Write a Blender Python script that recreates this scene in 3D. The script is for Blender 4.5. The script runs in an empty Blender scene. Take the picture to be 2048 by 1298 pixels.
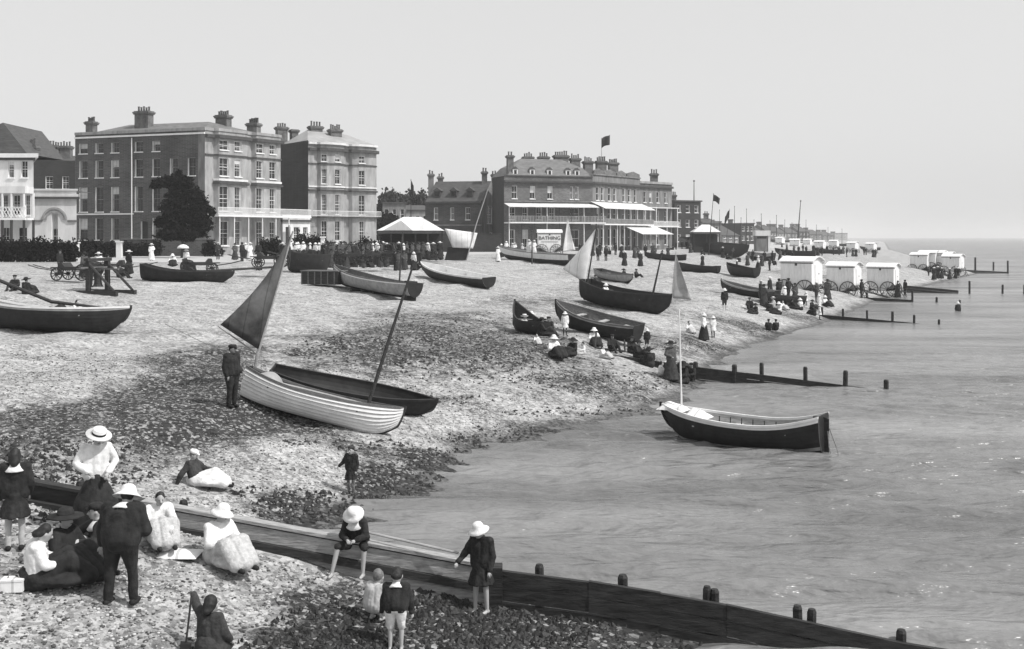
import bpy, bmesh, math, random
import numpy as np
from mathutils import Vector, Matrix, noise as mnoise
random.seed(7); rng = np.random.default_rng(7)
R = math.radians
SC = bpy.context.scene; COL = SC.collection

# ------------------------------------------------------------------ camera, light, exposure
F = 2196.0; HC = 6.2; HOR = 474.0          # focal length in photo pixels, eye height above the sea, horizon row
cam_d = bpy.data.cameras.new('camera'); cam = bpy.data.objects.new('camera', cam_d); COL.objects.link(cam)
cam.location = (0, 0, HC); cam.rotation_euler = (R(90), 0, 0)
cam_d.sensor_width = 36.0; cam_d.lens = 36.0 * F / 2048.0
cam_d.shift_y = -(649.0 - HOR) / 2048.0
cam_d.clip_start = 0.1; cam_d.clip_end = 40000
SC.camera = cam
SUN_DIR = Vector((0.95, -0.42, 0)).normalized(); SUN_EL = R(50)
sd = Vector((SUN_DIR.x * math.cos(SUN_EL), SUN_DIR.y * math.cos(SUN_EL), math.sin(SUN_EL)))
sun_d = bpy.data.lights.new('sun', 'SUN'); sun_d.energy = 2.9; sun_d.angle = R(0.6); sun_d.color = (1.0, 0.985, 0.97)
sun = bpy.data.objects.new('sun', sun_d); COL.objects.link(sun)
sun.rotation_euler = sd.to_track_quat('Z', 'Y').to_euler(); sun.location = (30, -10, 60)
W = bpy.data.worlds.new("World"); SC.world = W; W.use_nodes = True
wn = W.node_tree.nodes; wl = W.node_tree.links; wn.clear()
wo = wn.new('ShaderNodeOutputWorld'); bg = wn.new('ShaderNodeBackground'); sky = wn.new('ShaderNodeTexSky')
sky.sky_type = 'NISHITA'; sky.sun_disc = False; sky.sun_elevation = SUN_EL
sky.sun_rotation = math.atan2(SUN_DIR.x, SUN_DIR.y)
sky.dust_density = 4.0; sky.air_density = 1.0; sky.ozone_density = 1.0
bw = wn.new('ShaderNodeRGBToBW')           # the photograph is black and white
ev = wn.new('ShaderNodeMix'); ev.data_type = 'FLOAT'; ev.inputs[0].default_value = .75; ev.inputs[3].default_value = 3.8   # thin even veil over the whole sky
wl.new(sky.outputs[0], bw.inputs[0]); wl.new(bw.outputs[0], ev.inputs[2]); wl.new(ev.outputs[0], bg.inputs[0]); wl.new(bg.outputs[0], wo.inputs[0])
bg.inputs[1].default_value = 0.15
SC.view_settings.view_transform = 'Standard'; SC.view_settings.look = 'None'
SC.view_settings.exposure = 0.5; SC.view_settings.gamma = 1.0
SC.cycles.max_bounces = 5; SC.cycles.volume_bounces = 1; SC.cycles.transparent_max_bounces = 8

# ------------------------------------------------------------------ materials (all greys: a monochrome print)
MATS = {}
def mat(name, v, rough=0.8, var=0.25, scale=3.0, bump=0.0, metal=0.0, spec=0.3, aniso=None, detail=6.0, lo=None, seams=0):
    if name in MATS: return MATS[name]
    m = bpy.data.materials.new(name); m.use_nodes = True; MATS[name] = m
    nt = m.node_tree; n = nt.nodes; l = nt.links; b = n['Principled BSDF']
    b.inputs['Roughness'].default_value = rough; b.inputs['Metallic'].default_value = metal
    b.inputs['Specular IOR Level'].default_value = spec
    tc = n.new('ShaderNodeTexCoord'); mp = n.new('ShaderNodeMapping'); l.new(tc.outputs['Object'], mp.inputs[0])
    if aniso: mp.inputs['Scale'].default_value = aniso
    nz = n.new('ShaderNodeTexNoise'); nz.inputs['Scale'].default_value = scale; nz.inputs['Detail'].default_value = detail
    nz.inputs['Roughness'].default_value = 0.65
    l.new(mp.outputs[0], nz.inputs['Vector'])
    mr = n.new('ShaderNodeMapRange'); l.new(nz.outputs[0], mr.inputs[0])
    mr.inputs[1].default_value = 0.3; mr.inputs[2].default_value = 0.7
    mr.inputs[3].default_value = v * (1 - var); mr.inputs[4].default_value = min(0.95, v * (1 + var))
    if seams:                               # stitched cloth panels
        sx = n.new('ShaderNodeSeparateXYZ'); l.new(tc.outputs['Object'], sx.inputs[0]); q = []
        for op, v_ in (('MULTIPLY', seams), ('FRACT', 0), ('LESS_THAN', .07), ('MULTIPLY', .35)):
            x = n.new('ShaderNodeMath'); x.operation = op; x.inputs[1].default_value = v_; l.new(q[-1] if q else sx.outputs[0], x.inputs[0]); q.append(x.outputs[0])
        y_ = n.new('ShaderNodeMath'); y_.operation = 'SUBTRACT'; y_.inputs[0].default_value = 1; l.new(q[-1], y_.inputs[1])
        z_ = n.new('ShaderNodeMath'); z_.operation = 'MULTIPLY'; l.new(y_.outputs[0], z_.inputs[0]); l.new(mr.outputs[0], z_.inputs[1]); l.new(z_.outputs[0], b.inputs['Base Color'])
    else: l.new(mr.outputs[0], b.inputs['Base Color'])
    if bump:
        bp = n.new('ShaderNodeBump'); bp.inputs['Strength'].default_value = bump; bp.inputs['Distance'].default_value = 0.05
        l.new(nz.outputs[0], bp.inputs['Height']); l.new(bp.outputs[0], b.inputs['Normal'])
    return m
def brick_mat(name, v, mortar, sc=1.0, var=0.3):
    m = bpy.data.materials.new(name); m.use_nodes = True; MATS[name] = m
    nt = m.node_tree; n = nt.nodes; l = nt.links; b = n['Principled BSDF']; b.inputs['Roughness'].default_value = 0.9
    tc = n.new('ShaderNodeTexCoord'); sp = n.new('ShaderNodeSeparateXYZ'); l.new(tc.outputs['Object'], sp.inputs[0])
    ad = n.new('ShaderNodeMath'); ad.operation = 'ADD'; l.new(sp.outputs[0], ad.inputs[0]); l.new(sp.outputs[1], ad.inputs[1])
    cb = n.new('ShaderNodeCombineXYZ'); l.new(ad.outputs[0], cb.inputs[0]); l.new(sp.outputs[2], cb.inputs[1])
    br = n.new('ShaderNodeTexBrick'); l.new(cb.outputs[0], br.inputs[0])
    br.inputs['Scale'].default_value = 1.0; br.inputs['Brick Width'].default_value = .45 * sc; br.inputs['Row Height'].default_value = .16 * sc
    br.inputs['Mortar Size'].default_value = .018 * sc
    br.inputs['Color1'].default_value = (v*(1-var),)*3 + (1,); br.inputs['Color2'].default_value = (v*(1+var),)*3 + (1,)
    br.inputs['Mortar'].default_value = (mortar,)*3 + (1,)
    nz = n.new('ShaderNodeTexNoise'); nz.inputs['Scale'].default_value = 0.35; nz.inputs['Detail'].default_value = 8; l.new(tc.outputs['Object'], nz.inputs[0])
    mr = n.new('ShaderNodeMapRange'); l.new(nz.outputs[0], mr.inputs[0]); mr.inputs[1].default_value = .3; mr.inputs[2].default_value = .7
    mr.inputs[3].default_value = .7; mr.inputs[4].default_value = 1.3
    mx = n.new('ShaderNodeVectorMath'); mx.operation = 'SCALE'; l.new(br.outputs[0], mx.inputs[0]); l.new(mr.outputs[0], mx.inputs['Scale'])
    l.new(mx.outputs[0], b.inputs['Base Color'])
    return m
M = dict(
    black=mat('black_cloth', .02, .9, .6, 7, .5), dark=mat('dark_cloth', .04, .9, .5, 7, .5), grey=mat('grey_cloth', .13, .9, .3, 9),
    mid=mat('mid_cloth', .07, .9, .35, 9), pale=mat('pale_cloth', .42, .9, .18, 7), white=mat('white_cloth', .66, .85, .2, 6, .5),
    print=mat('print_cloth', .42, .9, .22, 16, .4, detail=3), skin=mat('skin', .36, .6, .1, 5), tan=mat('tanned_skin', .2, .6, .15, 5),
    hair=mat('dark_hair', .018, .6, .5, 30), hairl=mat('light_hair', .14, .6, .4, 30), straw=mat('straw', .62, .8, .15, 40),
    eye=mat('eye_dark', .02, .4, .1), hullw=mat('white_boat_paint', .7, .45, .12, 2.5, .05), hullb=mat('tarred_hull', .018, .6, .5, 3, .1),
    hullg=mat('grey_boat_paint', .28, .6, .3, 3, .1), varn=mat('varnished_wood', .12, .5, .35, 4, .1, aniso=(1, 6, 6)),
    curtain=mat('curtain_cloth', .3, .9, .3, 2), wood=mat('weathered_wood', .13, .85, .5, 3, .4, aniso=(1, 8, 8)), woodd=mat('dark_wood', .035, .85, .5, 3, .4, aniso=(1, 8, 8)),
    wett=mat('wet_timber', .022, .6, .7, 2.2, .5, aniso=(1, 5, 5)), woodl=mat('pale_wood', .33, .8, .3, 3, .2, aniso=(1, 8, 8)),
    lap_shade=mat('strake_lap_shade', .045, .8, .3, 4), sail=mat('white_canvas', .7, .85, .15, 1.6, .3, seams=1.6), sailt=mat('tanned_canvas', .085, .9, .75, 1.1, .3, seams=2.2),
    sailg=mat('grey_canvas', .3, .9, .3, 1.6, .3),
    canvas=mat('machine_white_paint', .72, .7, .17, 1.6, .1, aniso=(3, 3, .6), detail=9), ripw=mat('wave_worn_wood', .3, .85, .45, 3, .4, aniso=(1, 8, 8)), iron=mat('iron', .02, .5, .3, 5), rope=mat('rope', .2, .9, .3, 20),
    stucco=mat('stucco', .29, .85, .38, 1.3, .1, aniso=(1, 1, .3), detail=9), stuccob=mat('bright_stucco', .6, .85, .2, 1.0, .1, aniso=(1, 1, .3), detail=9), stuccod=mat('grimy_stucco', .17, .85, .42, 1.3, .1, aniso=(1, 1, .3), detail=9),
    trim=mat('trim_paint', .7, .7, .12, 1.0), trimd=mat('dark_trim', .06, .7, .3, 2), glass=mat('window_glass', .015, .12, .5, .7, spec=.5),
    blind=mat('blind', .5, .8, .2, 1), slate=mat('slate_roof', .14, .7, .35, 1.2, .3, aniso=(1, 1, 5)), slated=mat('dark_slate', .07, .7, .35, 1.2, .3, aniso=(1, 1, 5)),
    lead=mat('pale_roof', .3, .6, .2, .8, .1), pot=mat('chimney_pot', .1, .8, .5, 2), chim=mat('chimney_stack', .12, .9, .5, 1.5),
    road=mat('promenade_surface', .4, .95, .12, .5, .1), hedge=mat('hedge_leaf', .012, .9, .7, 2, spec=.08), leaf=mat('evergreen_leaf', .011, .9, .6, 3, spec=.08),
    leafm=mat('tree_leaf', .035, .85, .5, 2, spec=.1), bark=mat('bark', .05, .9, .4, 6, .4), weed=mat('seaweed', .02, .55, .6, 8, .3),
    far=mat('far_wall', .16, .9, .4, .08), farl=mat('far_wall_pale', .3, .9, .3, .08), flag=mat('flag_cloth', .03, .9, .4, 3),
    sign=mat('sign_paint', .74, .7, .08, 2), ink=mat('sign_lettering', .03, .7, .1), horse=mat('horse_coat', .03, .7, .4, 4),
    concrete=mat('rendered_wall', .3, .9, .25, .6), canv2=mat('tent_canvas', .6, .9, .15, .5),
)
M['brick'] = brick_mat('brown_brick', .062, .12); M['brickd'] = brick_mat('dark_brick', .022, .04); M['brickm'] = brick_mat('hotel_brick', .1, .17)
M['brickr'] = brick_mat('house_brick', .05, .09); M['flint'] = brick_mat('garden_wall_brick', .05, .09)

# ------------------------------------------------------------------ mesh helpers
class MB:
    def __init__(s): s.v = []; s.f = []; s.m = []
    def add(s, vs, fs, mi=0):
        o = len(s.v); s.v += [tuple(p) for p in vs]; s.f += [tuple(i + o for i in f) for f in fs]; s.m += [mi] * len(fs); return s
    def box(s, lo, hi, mi=0):
        x0, y0, z0 = lo; x1, y1, z1 = hi
        return s.add([(x0,y0,z0),(x1,y0,z0),(x1,y1,z0),(x0,y1,z0),(x0,y0,z1),(x1,y0,z1),(x1,y1,z1),(x0,y1,z1)],
                     [(0,3,2,1),(4,5,6,7),(0,1,5,4),(1,2,6,5),(2,3,7,6),(3,0,4,7)], mi)
    def obox(s, o, ux, uy, uz, mi=0):      # oriented box: corner + three edge vectors
        o, ux, uy, uz = map(Vector, (o, ux, uy, uz))
        c = [o, o+ux, o+ux+uy, o+uy]; c += [p+uz for p in c]
        return s.add(c, [(0,3,2,1),(4,5,6,7),(0,1,5,4),(1,2,6,5),(2,3,7,6),(3,0,4,7)], mi)
    def prism(s, pts, up, mi=0):
        up = Vector(up); a = [Vector(p) for p in pts]; n = len(a); vs = a + [p+up for p in a]
        return s.add(vs, [tuple(range(n))[::-1], tuple(range(n, 2*n))] + [(i, (i+1) % n, n+(i+1) % n, n+i) for i in range(n)], mi)
    def tube(s, pts, rs, n=8, mi=0, caps=True):
        pts = [Vector(p) for p in pts]
        if not hasattr(rs, '__len__'): rs = [rs]*len(pts)
        ref = None; vs = []
        for i, p in enumerate(pts):
            d = (pts[min(i+1, len(pts)-1)] - pts[max(i-1, 0)])
            if d.length < 1e-9: d = Vector((0,0,1))
            d.normalize()
            if ref is None: ref = Vector((0,0,1)) if abs(d.z) < .9 else Vector((1,0,0))
            a = d.cross(ref)
            if a.length < 1e-6: a = d.orthogonal()
            a.normalize(); b = d.cross(a)
            for k in range(n):
                t = 2*math.pi*k/n; vs.append(p + a*(math.cos(t)*rs[i]) + b*(math.sin(t)*rs[i]))
        fs = [(i*n+k, i*n+(k+1) % n, (i+1)*n+(k+1) % n, (i+1)*n+k) for i in range(len(pts)-1) for k in range(n)]
        if caps: fs += [tuple(range(n))[::-1], tuple(range((len(pts)-1)*n, len(pts)*n))]
        return s.add(vs, fs, mi)
    def cyl(s, a, b, r0, r1=None, n=10, mi=0): return s.tube([a, b], [r0, r0 if r1 is None else r1], n, mi)
    def capsule(s, a, b, r0, r1, n=12, mi=0):
        a = Vector(a); b = Vector(b); d = b - a
        if d.length < 1e-5: d = Vector((0,0,1e-4)); b = a + d
        d.normalize(); ps = []; rs = []
        for t in (80, 50, 20): ps.append(a - d*r0*math.sin(R(t))); rs.append(r0*math.cos(R(t)))
        ps.append(a); rs.append(r0); ps.append(b); rs.append(r1)
        for t in (20, 50, 80): ps.append(b + d*r1*math.sin(R(t))); rs.append(r1*math.cos(R(t)))
        # fixed frame
        u = d.orthogonal().normalized(); w = d.cross(u); vs = []
        for p, r in zip(ps, rs):
            for k in range(n):
                t = 2*math.pi*k/n; vs.append(p + u*(math.cos(t)*r) + w*(math.sin(t)*r))
        L = len(ps)
        fs = [(i*n+k, i*n+(k+1) % n, (i+1)*n+(k+1) % n, (i+1)*n+k) for i in range(L-1) for k in range(n)]
        fs += [tuple(range(n))[::-1], tuple(range((L-1)*n, L*n))]
        return s.add(vs, fs, mi)
    def ball(s, c, r, seg=12, rings=8, mi=0, rot=None):
        if not hasattr(r, '__len__'): r = (r, r, r)
        c = Vector(c); vs = []; 
        for i in range(rings+1):
            ph = math.pi*i/rings
            for k in range(seg):
                t = 2*math.pi*k/seg; p = Vector((r[0]*math.sin(ph)*math.cos(t), r[1]*math.sin(ph)*math.sin(t), r[2]*math.cos(ph)))
                if rot: p = rot @ p
                vs.append(c + p)
        fs = [(i*seg+k, (i+1)*seg+k, (i+1)*seg+(k+1) % seg, i*seg+(k+1) % seg) for i in range(rings) for k in range(seg)]
        return s.add(vs, fs, mi)
    def lathe(s, prof, c=(0,0,0), n=20, mi=0, rot=None, close=True):
        c = Vector(c); vs = []
        for r, z in prof:
            for k in range(n):
                t = 2*math.pi*k/n; p = Vector((r*math.cos(t), r*math.sin(t), z))
                if rot: p = rot @ p
                vs.append(c+p)
        L = len(prof); fs = [(i*n+k, i*n+(k+1) % n, (i+1)*n+(k+1) % n, (i+1)*n+k) for i in range(L-1) for k in range(n)]
        if close: fs += [tuple(range(n))[::-1], tuple(range((L-1)*n, L*n))]
        return s.add(vs, fs, mi)
    def mesh(s, name, mats, smooth=False):
        me = bpy.data.meshes.new(name); me.from_pydata(s.v, [], s.f)
        for m_ in (mats if isinstance(mats, (list, tuple)) else [mats]): me.materials.append(M[m_] if isinstance(m_, str) else m_)
        me.polygons.foreach_set('material_index', s.m)
        if smooth: me.polygons.foreach_set('use_smooth', [True]*len(s.f))
        me.update(); return me
    def build(s, name, mats, parent=None, smooth=False):
        o = bpy.data.objects.new(name, s.mesh(name, mats, smooth)); COL.objects.link(o)
        if parent: o.parent = parent
        return o
def tag(o, label, cat, group=None, kind=None):
    if label: o['label'] = label
    if cat: o['category'] = cat
    if group: o['group'] = group
    if kind: o['kind'] = kind
    return o
def thing(name, label, cat, loc=(0,0,0), rz=0, group=None, rot=None):
    o = bpy.data.objects.new(name, None); COL.objects.link(o); o.location = loc; o.empty_display_size = .3
    o.rotation_euler = rot if rot else (0, 0, rz)
    return tag(o, label, cat, group)
def dup(o, parent=None, loc=None, rz=None, label=None, group=None, scale=None):
    c = o.copy(); COL.objects.link(c); c.parent = parent
    for ch in list(o.children): dup(ch, c)
    if loc is not None: c.location = loc
    if rz is not None: c.rotation_euler = (c.rotation_euler.x, c.rotation_euler.y, rz)
    if scale: c.scale = (scale,)*3
    if label: c['label'] = label
    if group: c['group'] = group
    return c

# ------------------------------------------------------------------ the lie of the land
SH = [(-5.0, 18.2), (-5.0, 21.5), (-4.3, 23.6), (-3.5, 25.2), (-2.6, 27.0), (-1.9, 29.5), (-.94, 32.3), (.9, 35.3), (4.9, 39.3), (7.5, 45.2),
      (10.5, 55.3), (13.7, 63), (22.7, 79.6), (33.6, 103), (46, 128), (78, 184), (180, 523), (420, 1237), (900, 3000), (1300, 5000)]
SHA = np.array(SH)
PD = [-60, -20, -6, 0, 1.5, 3, 6, 12, 25, 40, 50, 9000]; PZ = [-4, -1.8, -.7, 0, .42, .8, 1.45, 2.0, 2.75, 3.5, 3.9, 3.9]
NXX = [-40, -12, -8, -6, -4.5, -3.4, -1.6, -.5, 1.2, 2.8, 8]; NXZ = [2.5, 2.15, 1.88, 1.58, 1.32, 1.06, .6, .42, .22, -.03, -.5]
def groyne_y(x): return 17.3 - .113 * (np.asarray(x, float) + .35)
def groyne_top(x): return np.interp(x, [-20, -7.97, -4.24, -.35, 1.5, 3.3, 5.87, 9], [3.0, 2.14, 1.59, 1.0, .82, .57, .1, -.3])
def sdist(X, Y):
    X = np.asarray(X, float); Y = np.asarray(Y, float); best = np.full(X.shape, 1e9); sg = np.ones(X.shape)
    for (ax, ay), (bx, by) in zip(SH[:-1], SH[1:]):
        dx, dy = bx-ax, by-ay; L2 = dx*dx+dy*dy
        t = np.clip(((X-ax)*dx+(Y-ay)*dy)/L2, 0, 1); ex = X-ax-t*dx; ey = Y-ay-t*dy; d = np.hypot(ex, ey)
        side = dx*(Y-ay)-dy*(X-ax); up = d < best-1e-9; best = np.where(up, d, best); sg = np.where(up, np.sign(side), sg)
    return best*sg
def G0(X, Y):
    X = np.asarray(X, float); Y = np.asarray(Y, float)
    dd = sdist(X, Y); far = np.interp(dd, PD, PZ) + (.07*np.sin(dd*1.15+.5*np.sin(X*.35)+.4*np.sin(Y*.27)) + .03*np.sin(dd*3.1+X*.5))*np.clip((dd-1.5)/3, 0, 1)*np.clip((46-dd)/8, 0, 1); near = np.interp(X, NXX, NXZ) - np.clip(.12*(17.6-Y), 0, .7)*np.clip(-X/4, .1, 1)
    return np.where(Y < groyne_y(X), near, far)
def G(x, y): return float(G0(np.array([x]), np.array([y]))[0])
def at(px, py, z=None):
    """photo pixel -> the point of ground (or of height z) under it"""
    k = (px-1024)/F; q = (py-HOR)/F
    if z is not None:
        y = (HC-z)/q; return Vector((k*y, y, z))
    ys = np.exp(np.linspace(math.log(10), math.log(3000), 6000)); zs = HC - q*ys; g = G0(k*ys, ys)
    i = np.nonzero(zs <= g)[0]; i = i[0] if len(i) else len(ys)-1
    y = ys[i]; return Vector((k*y, y, float(g[i])))
def deep(px, y, z=None):
    """point on the ground at depth y in photo column px"""
    x = (px-1024)/F*y; return Vector((x, y, G(x, y) if z is None else z))

# ------------------------------------------------------------------ beach, sea, promenade
def grid_mesh(name, X, Y, Z, m, smooth=True):
    h, w = X.shape; me = bpy.data.meshes.new(name)
    co = np.stack([X, Y, Z], -1).reshape(-1, 3)
    i = np.arange(h*w).reshape(h, w); q = np.stack([i[:-1, :-1], i[:-1, 1:], i[1:, 1:], i[1:, :-1]], -1).reshape(-1, 4)
    me.vertices.add(len(co)); me.vertices.foreach_set('co', co.ravel())
    me.loops.add(q.size); me.loops.foreach_set('vertex_index', q.ravel())
    me.polygons.add(len(q)); me.polygons.foreach_set('loop_start', np.arange(len(q))*4)
    me.polygons.foreach_set('use_smooth', np.full(len(q), smooth))
    me.update(calc_edges=True); me.materials.append(m)
    o = bpy.data.objects.new(name, me); COL.objects.link(o); return o
# dark drifts of weed and wet shingle, plus painted groyne shade: (photo column, row, half width, half height, strength)
WEED_SHADE = [(400,800,210,64,1.15),(330,870,160,44,1.1),(120,850,140,30,.9),(60,930,130,60,.9),(200,930,120,50,.6),(830,690,190,42,.85),(960,735,170,36,.75),(700,700,130,26,.6),
        (520,860,190,14,.9),(700,890,140,12,.6),(1100,620,150,16,.5),(1180,700,120,30,.3),(1000,865,110,14,.6),(790,965,100,40,1),(870,915,90,20,.9),(980,880,110,13,.9),
        (1150,825,150,10,.8),(1400,755,150,30,.6),(1440,690,110,12,.7),(1560,662,120,9,.8),(1640,640,80,7,.7),(640,1015,140,30,1.1),(560,990,120,12,.5),
        (800,1250,260,62,1.1),(960,1190,190,50,1.1),(640,1290,170,26,1),(1200,560,150,10,.3),(1400,570,140,12,.25),(1050,770,160,25,.3),(880,800,160,10,.5),(1240,740,120,20,.35),
        (150,1180,160,40,.4),(720,780,130,9,.5),(1500,610,120,10,.45),(1620,560,100,8,.5),(300,760,120,10,.4),(90,770,60,6,.3)]
WEED_SHADE += [(1280,1285,420,90,1.4), (1050,1240,200,60,1.4), (420,740,130,34,.8), (560,700,100,16,.4), (940,690,200,28,.85), (900,640,190,16,.65), (1050,680,120,20,.7), (1190,770,170,18,.7), (1350,690,140,14,.6), (1110,740,150,26,.6), (1200,650,130,14,.6), (1250,600,150,10,.5), (1480,650,120,10,.6), (640,740,100,16,.6), (1330,640,120,8,.35), (250,690,160,10,.3), (620,760,60,20,.6), (60,1010,70,40,.5)]  # strongest entries paint the groyne's shade and reflection beside the water
def weed_shade_at(X, Y):
    w = np.zeros(X.shape)
    for j, (px, py, hw, hh, s) in enumerate(WEED_SHADE):
        z = .7
        for _ in range(3): y = (HC-z)/((py-HOR)/F); x = (px-1024)/F*y; z = G(x, y)
        ra = hw/F*y; rb = hh*(HC-z)*F/((py-HOR)**2)
        near = py > 1100
        d = ((X-x)/ra)**2 + ((Y-y)/rb)**2
        k = s*np.clip(1.35-d, 0, 1); k = np.where((Y < groyne_y(X)) == near, k, 0)
        w = np.maximum(w, k)
    return w
yl = [6]; 
while yl[-1] < 5000: yl.append(yl[-1] + (.14 if yl[-1] < 30 else max(.2, (yl[-1]-22)*.018)))
yl = np.array([-60, -30, -10, 0] + yl)
of = np.concatenate([-np.geomspace(2500, 40, 22), -np.linspace(39, 8.2, 95), -np.linspace(8, -6, 90), np.linspace(6.5, 60, 22)])
SY = SHA[:, 1]; xs = np.interp(yl, SY, SHA[:, 0])
xs = np.where(yl < 19, -2.5, xs); xs = np.where((yl >= 19) & (yl < 23.6), -4.5+0*yl, xs)
XX = xs[:, None] + of[None, :]*(1 + np.clip((yl[:, None]-60)/200, 0, 8)*.6); YY = np.repeat(yl[:, None], len(of), 1)
ZZ = G0(XX, YY)
lum = np.zeros(XX.shape)
for a in range(XX.shape[0]):
    if yl[a] > 160: break
    for b in range(0, XX.shape[1]):
        if abs(of[b]) > 70: continue
        p = Vector((XX[a, b], YY[a, b], 0))
        lum[a, b] = mnoise.noise(p*.45)*.10 + mnoise.noise(p*1.3)*.05 + (mnoise.noise(p*4.1)*.022 if yl[a] < 50 else 0)
ZZ = ZZ + lum*np.clip(YY*0+1.2, 0, 1)*np.clip((ZZ+.5)*1.5, .2, 1)
def beach_material():
    m = bpy.data.materials.new('shingle'); m.use_nodes = True; nt = m.node_tree; n = nt.nodes; l = nt.links; b = n['Principled BSDF']
    b.inputs['Roughness'].default_value = .85; b.inputs['Specular IOR Level'].default_value = .25
    g = n.new('ShaderNodeNewGeometry')
    def math_(op, a, c=None, clamp=False):
        x = n.new('ShaderNodeMath'); x.operation = op; x.use_clamp = clamp
        for i_, v in enumerate((a, c)):
            if v is None: continue
            if isinstance(v, (int, float)): x.inputs[i_].default_value = v
            else: l.new(v, x.inputs[i_])
        return x.outputs[0]
    def rng_(v, a, c, d, e):
        x = n.new('ShaderNodeMapRange'); l.new(v, x.inputs[0])
        for i_, k in enumerate((a, c, d, e)): x.inputs[i_+1].default_value = k
        return x.outputs[0]
    def noise_(sc, det=6, ro=.6):
        x = n.new('ShaderNodeTexNoise'); x.inputs['Scale'].default_value = sc; x.inputs['Detail'].default_value = det; x.inputs['Roughness'].default_value = ro
        l.new(g.outputs['Position'], x.inputs['Vector']); return x.outputs[0]
    vo = n.new('ShaderNodeTexVoronoi'); vo.inputs['Scale'].default_value = 13; l.new(g.outputs['Position'], vo.inputs['Vector'])
    sp = n.new('ShaderNodeSeparateColor'); l.new(vo.outputs['Color'], sp.inputs[0])
    v2 = n.new('ShaderNodeTexVoronoi'); v2.inputs['Scale'].default_value = 5; l.new(g.outputs['Position'], v2.inputs['Vector'])
    s2 = n.new('ShaderNodeSeparateColor'); l.new(v2.outputs['Color'], s2.inputs[0])
    stone = math_('ADD', rng_(sp.outputs[0], 0, 1, -.13, .15), rng_(s2.outputs[0], 0, 1, -.06, .06))
    big = rng_(noise_(.8, 10, .8), .3, .7, .19, .44); base = math_('ADD', stone, big)
    fine = rng_(noise_(28, 3, .7), .3, .7, .85, 1.12); base = math_('MULTIPLY', base, fine)
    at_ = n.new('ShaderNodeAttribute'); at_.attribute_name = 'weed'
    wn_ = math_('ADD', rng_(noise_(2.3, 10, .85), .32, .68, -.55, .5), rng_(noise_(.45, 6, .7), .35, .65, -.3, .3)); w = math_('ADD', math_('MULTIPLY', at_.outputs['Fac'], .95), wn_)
    w2 = rng_(noise_(1.1, 10, .82), .55, .68, 0, .9)      # loose scraps of weed all over
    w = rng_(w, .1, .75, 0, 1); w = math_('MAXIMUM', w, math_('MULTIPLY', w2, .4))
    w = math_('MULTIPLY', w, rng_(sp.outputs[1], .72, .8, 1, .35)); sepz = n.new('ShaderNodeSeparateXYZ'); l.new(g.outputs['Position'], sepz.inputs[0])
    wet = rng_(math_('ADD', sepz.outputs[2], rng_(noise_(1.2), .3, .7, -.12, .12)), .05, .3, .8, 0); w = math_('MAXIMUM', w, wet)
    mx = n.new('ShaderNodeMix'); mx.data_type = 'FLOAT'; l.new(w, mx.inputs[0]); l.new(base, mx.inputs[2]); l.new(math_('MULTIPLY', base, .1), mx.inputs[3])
    l.new(mx.outputs[0], b.inputs['Base Color'])
    bp = n.new('ShaderNodeBump'); bp.inputs['Strength'].default_value = .9; bp.inputs['Distance'].default_value = .06
    hh = math_('ADD', rng_(vo.outputs['Distance'], 0, .08, 1, 0), math_('MULTIPLY', noise_(3.0, 8, .7), 1.2)); l.new(hh, bp.inputs['Height']); l.new(bp.outputs[0], b.inputs['Normal'])
    return m
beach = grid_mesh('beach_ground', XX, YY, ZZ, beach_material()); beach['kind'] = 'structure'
at_ = beach.data.attributes.new('weed', 'FLOAT', 'POINT'); at_.data.foreach_set('value', weed_shade_at(XX, YY).ravel().astype(np.float32))  # holds the weed drifts and the painted groyne shade

def sea_material():
    m = bpy.data.materials.new('sea_water'); m.use_nodes = True; nt = m.node_tree; n = nt.nodes; l = nt.links; b = n['Principled BSDF']
    b.inputs['Base Color'].default_value = (.15, .15, .15, 1); b.inputs['Roughness'].default_value = .27; b.inputs['IOR'].default_value = 1.33
    g = n.new('ShaderNodeNewGeometry'); prev = None
    for sc, st, dist, asp in ((.16, 1, .8, 2.0), (.75, 1, .55, 2.4), (2.1, 1, .26, 2.5), (5.5, 1, .06, 2.1)):
        mp = n.new('ShaderNodeMapping'); mp.inputs['Rotation'].default_value = (0, 0, R(-12)); mp.inputs['Scale'].default_value = (sc/asp, sc, sc)
        l.new(g.outputs['Position'], mp.inputs[0]); nz = n.new('ShaderNodeTexNoise'); nz.inputs['Scale'].default_value = 1; nz.inputs['Detail'].default_value = 3
        nz.inputs['Distortion'].default_value = .15; l.new(mp.outputs[0], nz.inputs['Vector'])
        bp = n.new('ShaderNodeBump'); bp.inputs['Strength'].default_value = st; bp.inputs['Distance'].default_value = dist
        l.new(nz.outputs[0], bp.inputs['Height'])
        if prev: l.new(prev, bp.inputs['Normal'])
        prev = bp.outputs[0]
    l.new(prev, b.inputs['Normal'])
    # paler silty bands and darker weedy ones
    mp = n.new('ShaderNodeMapping'); mp.inputs['Scale'].default_value = (.05, .16, .1); l.new(g.outputs['Position'], mp.inputs[0])
    nz = n.new('ShaderNodeTexNoise'); nz.inputs['Scale'].default_value = 1; nz.inputs['Detail'].default_value = 5; l.new(mp.outputs[0], nz.inputs[0])
    mr = n.new('ShaderNodeMapRange'); l.new(nz.outputs[0], mr.inputs[0]); mr.inputs[1].default_value = .35; mr.inputs[2].default_value = .68; mr.inputs[3].default_value = .1; mr.inputs[4].default_value = .25
    l.new(mr.outputs[0], b.inputs['Base Color']); return m
ys_ = np.concatenate([[-80, 0], np.arange(8, 60, .11), np.geomspace(60.5, 30000, 220)])
xs_ = np.concatenate([-np.geomspace(9000, 7, 30), np.arange(-6, 34, .16), np.geomspace(35, 30000, 60)])
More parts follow.
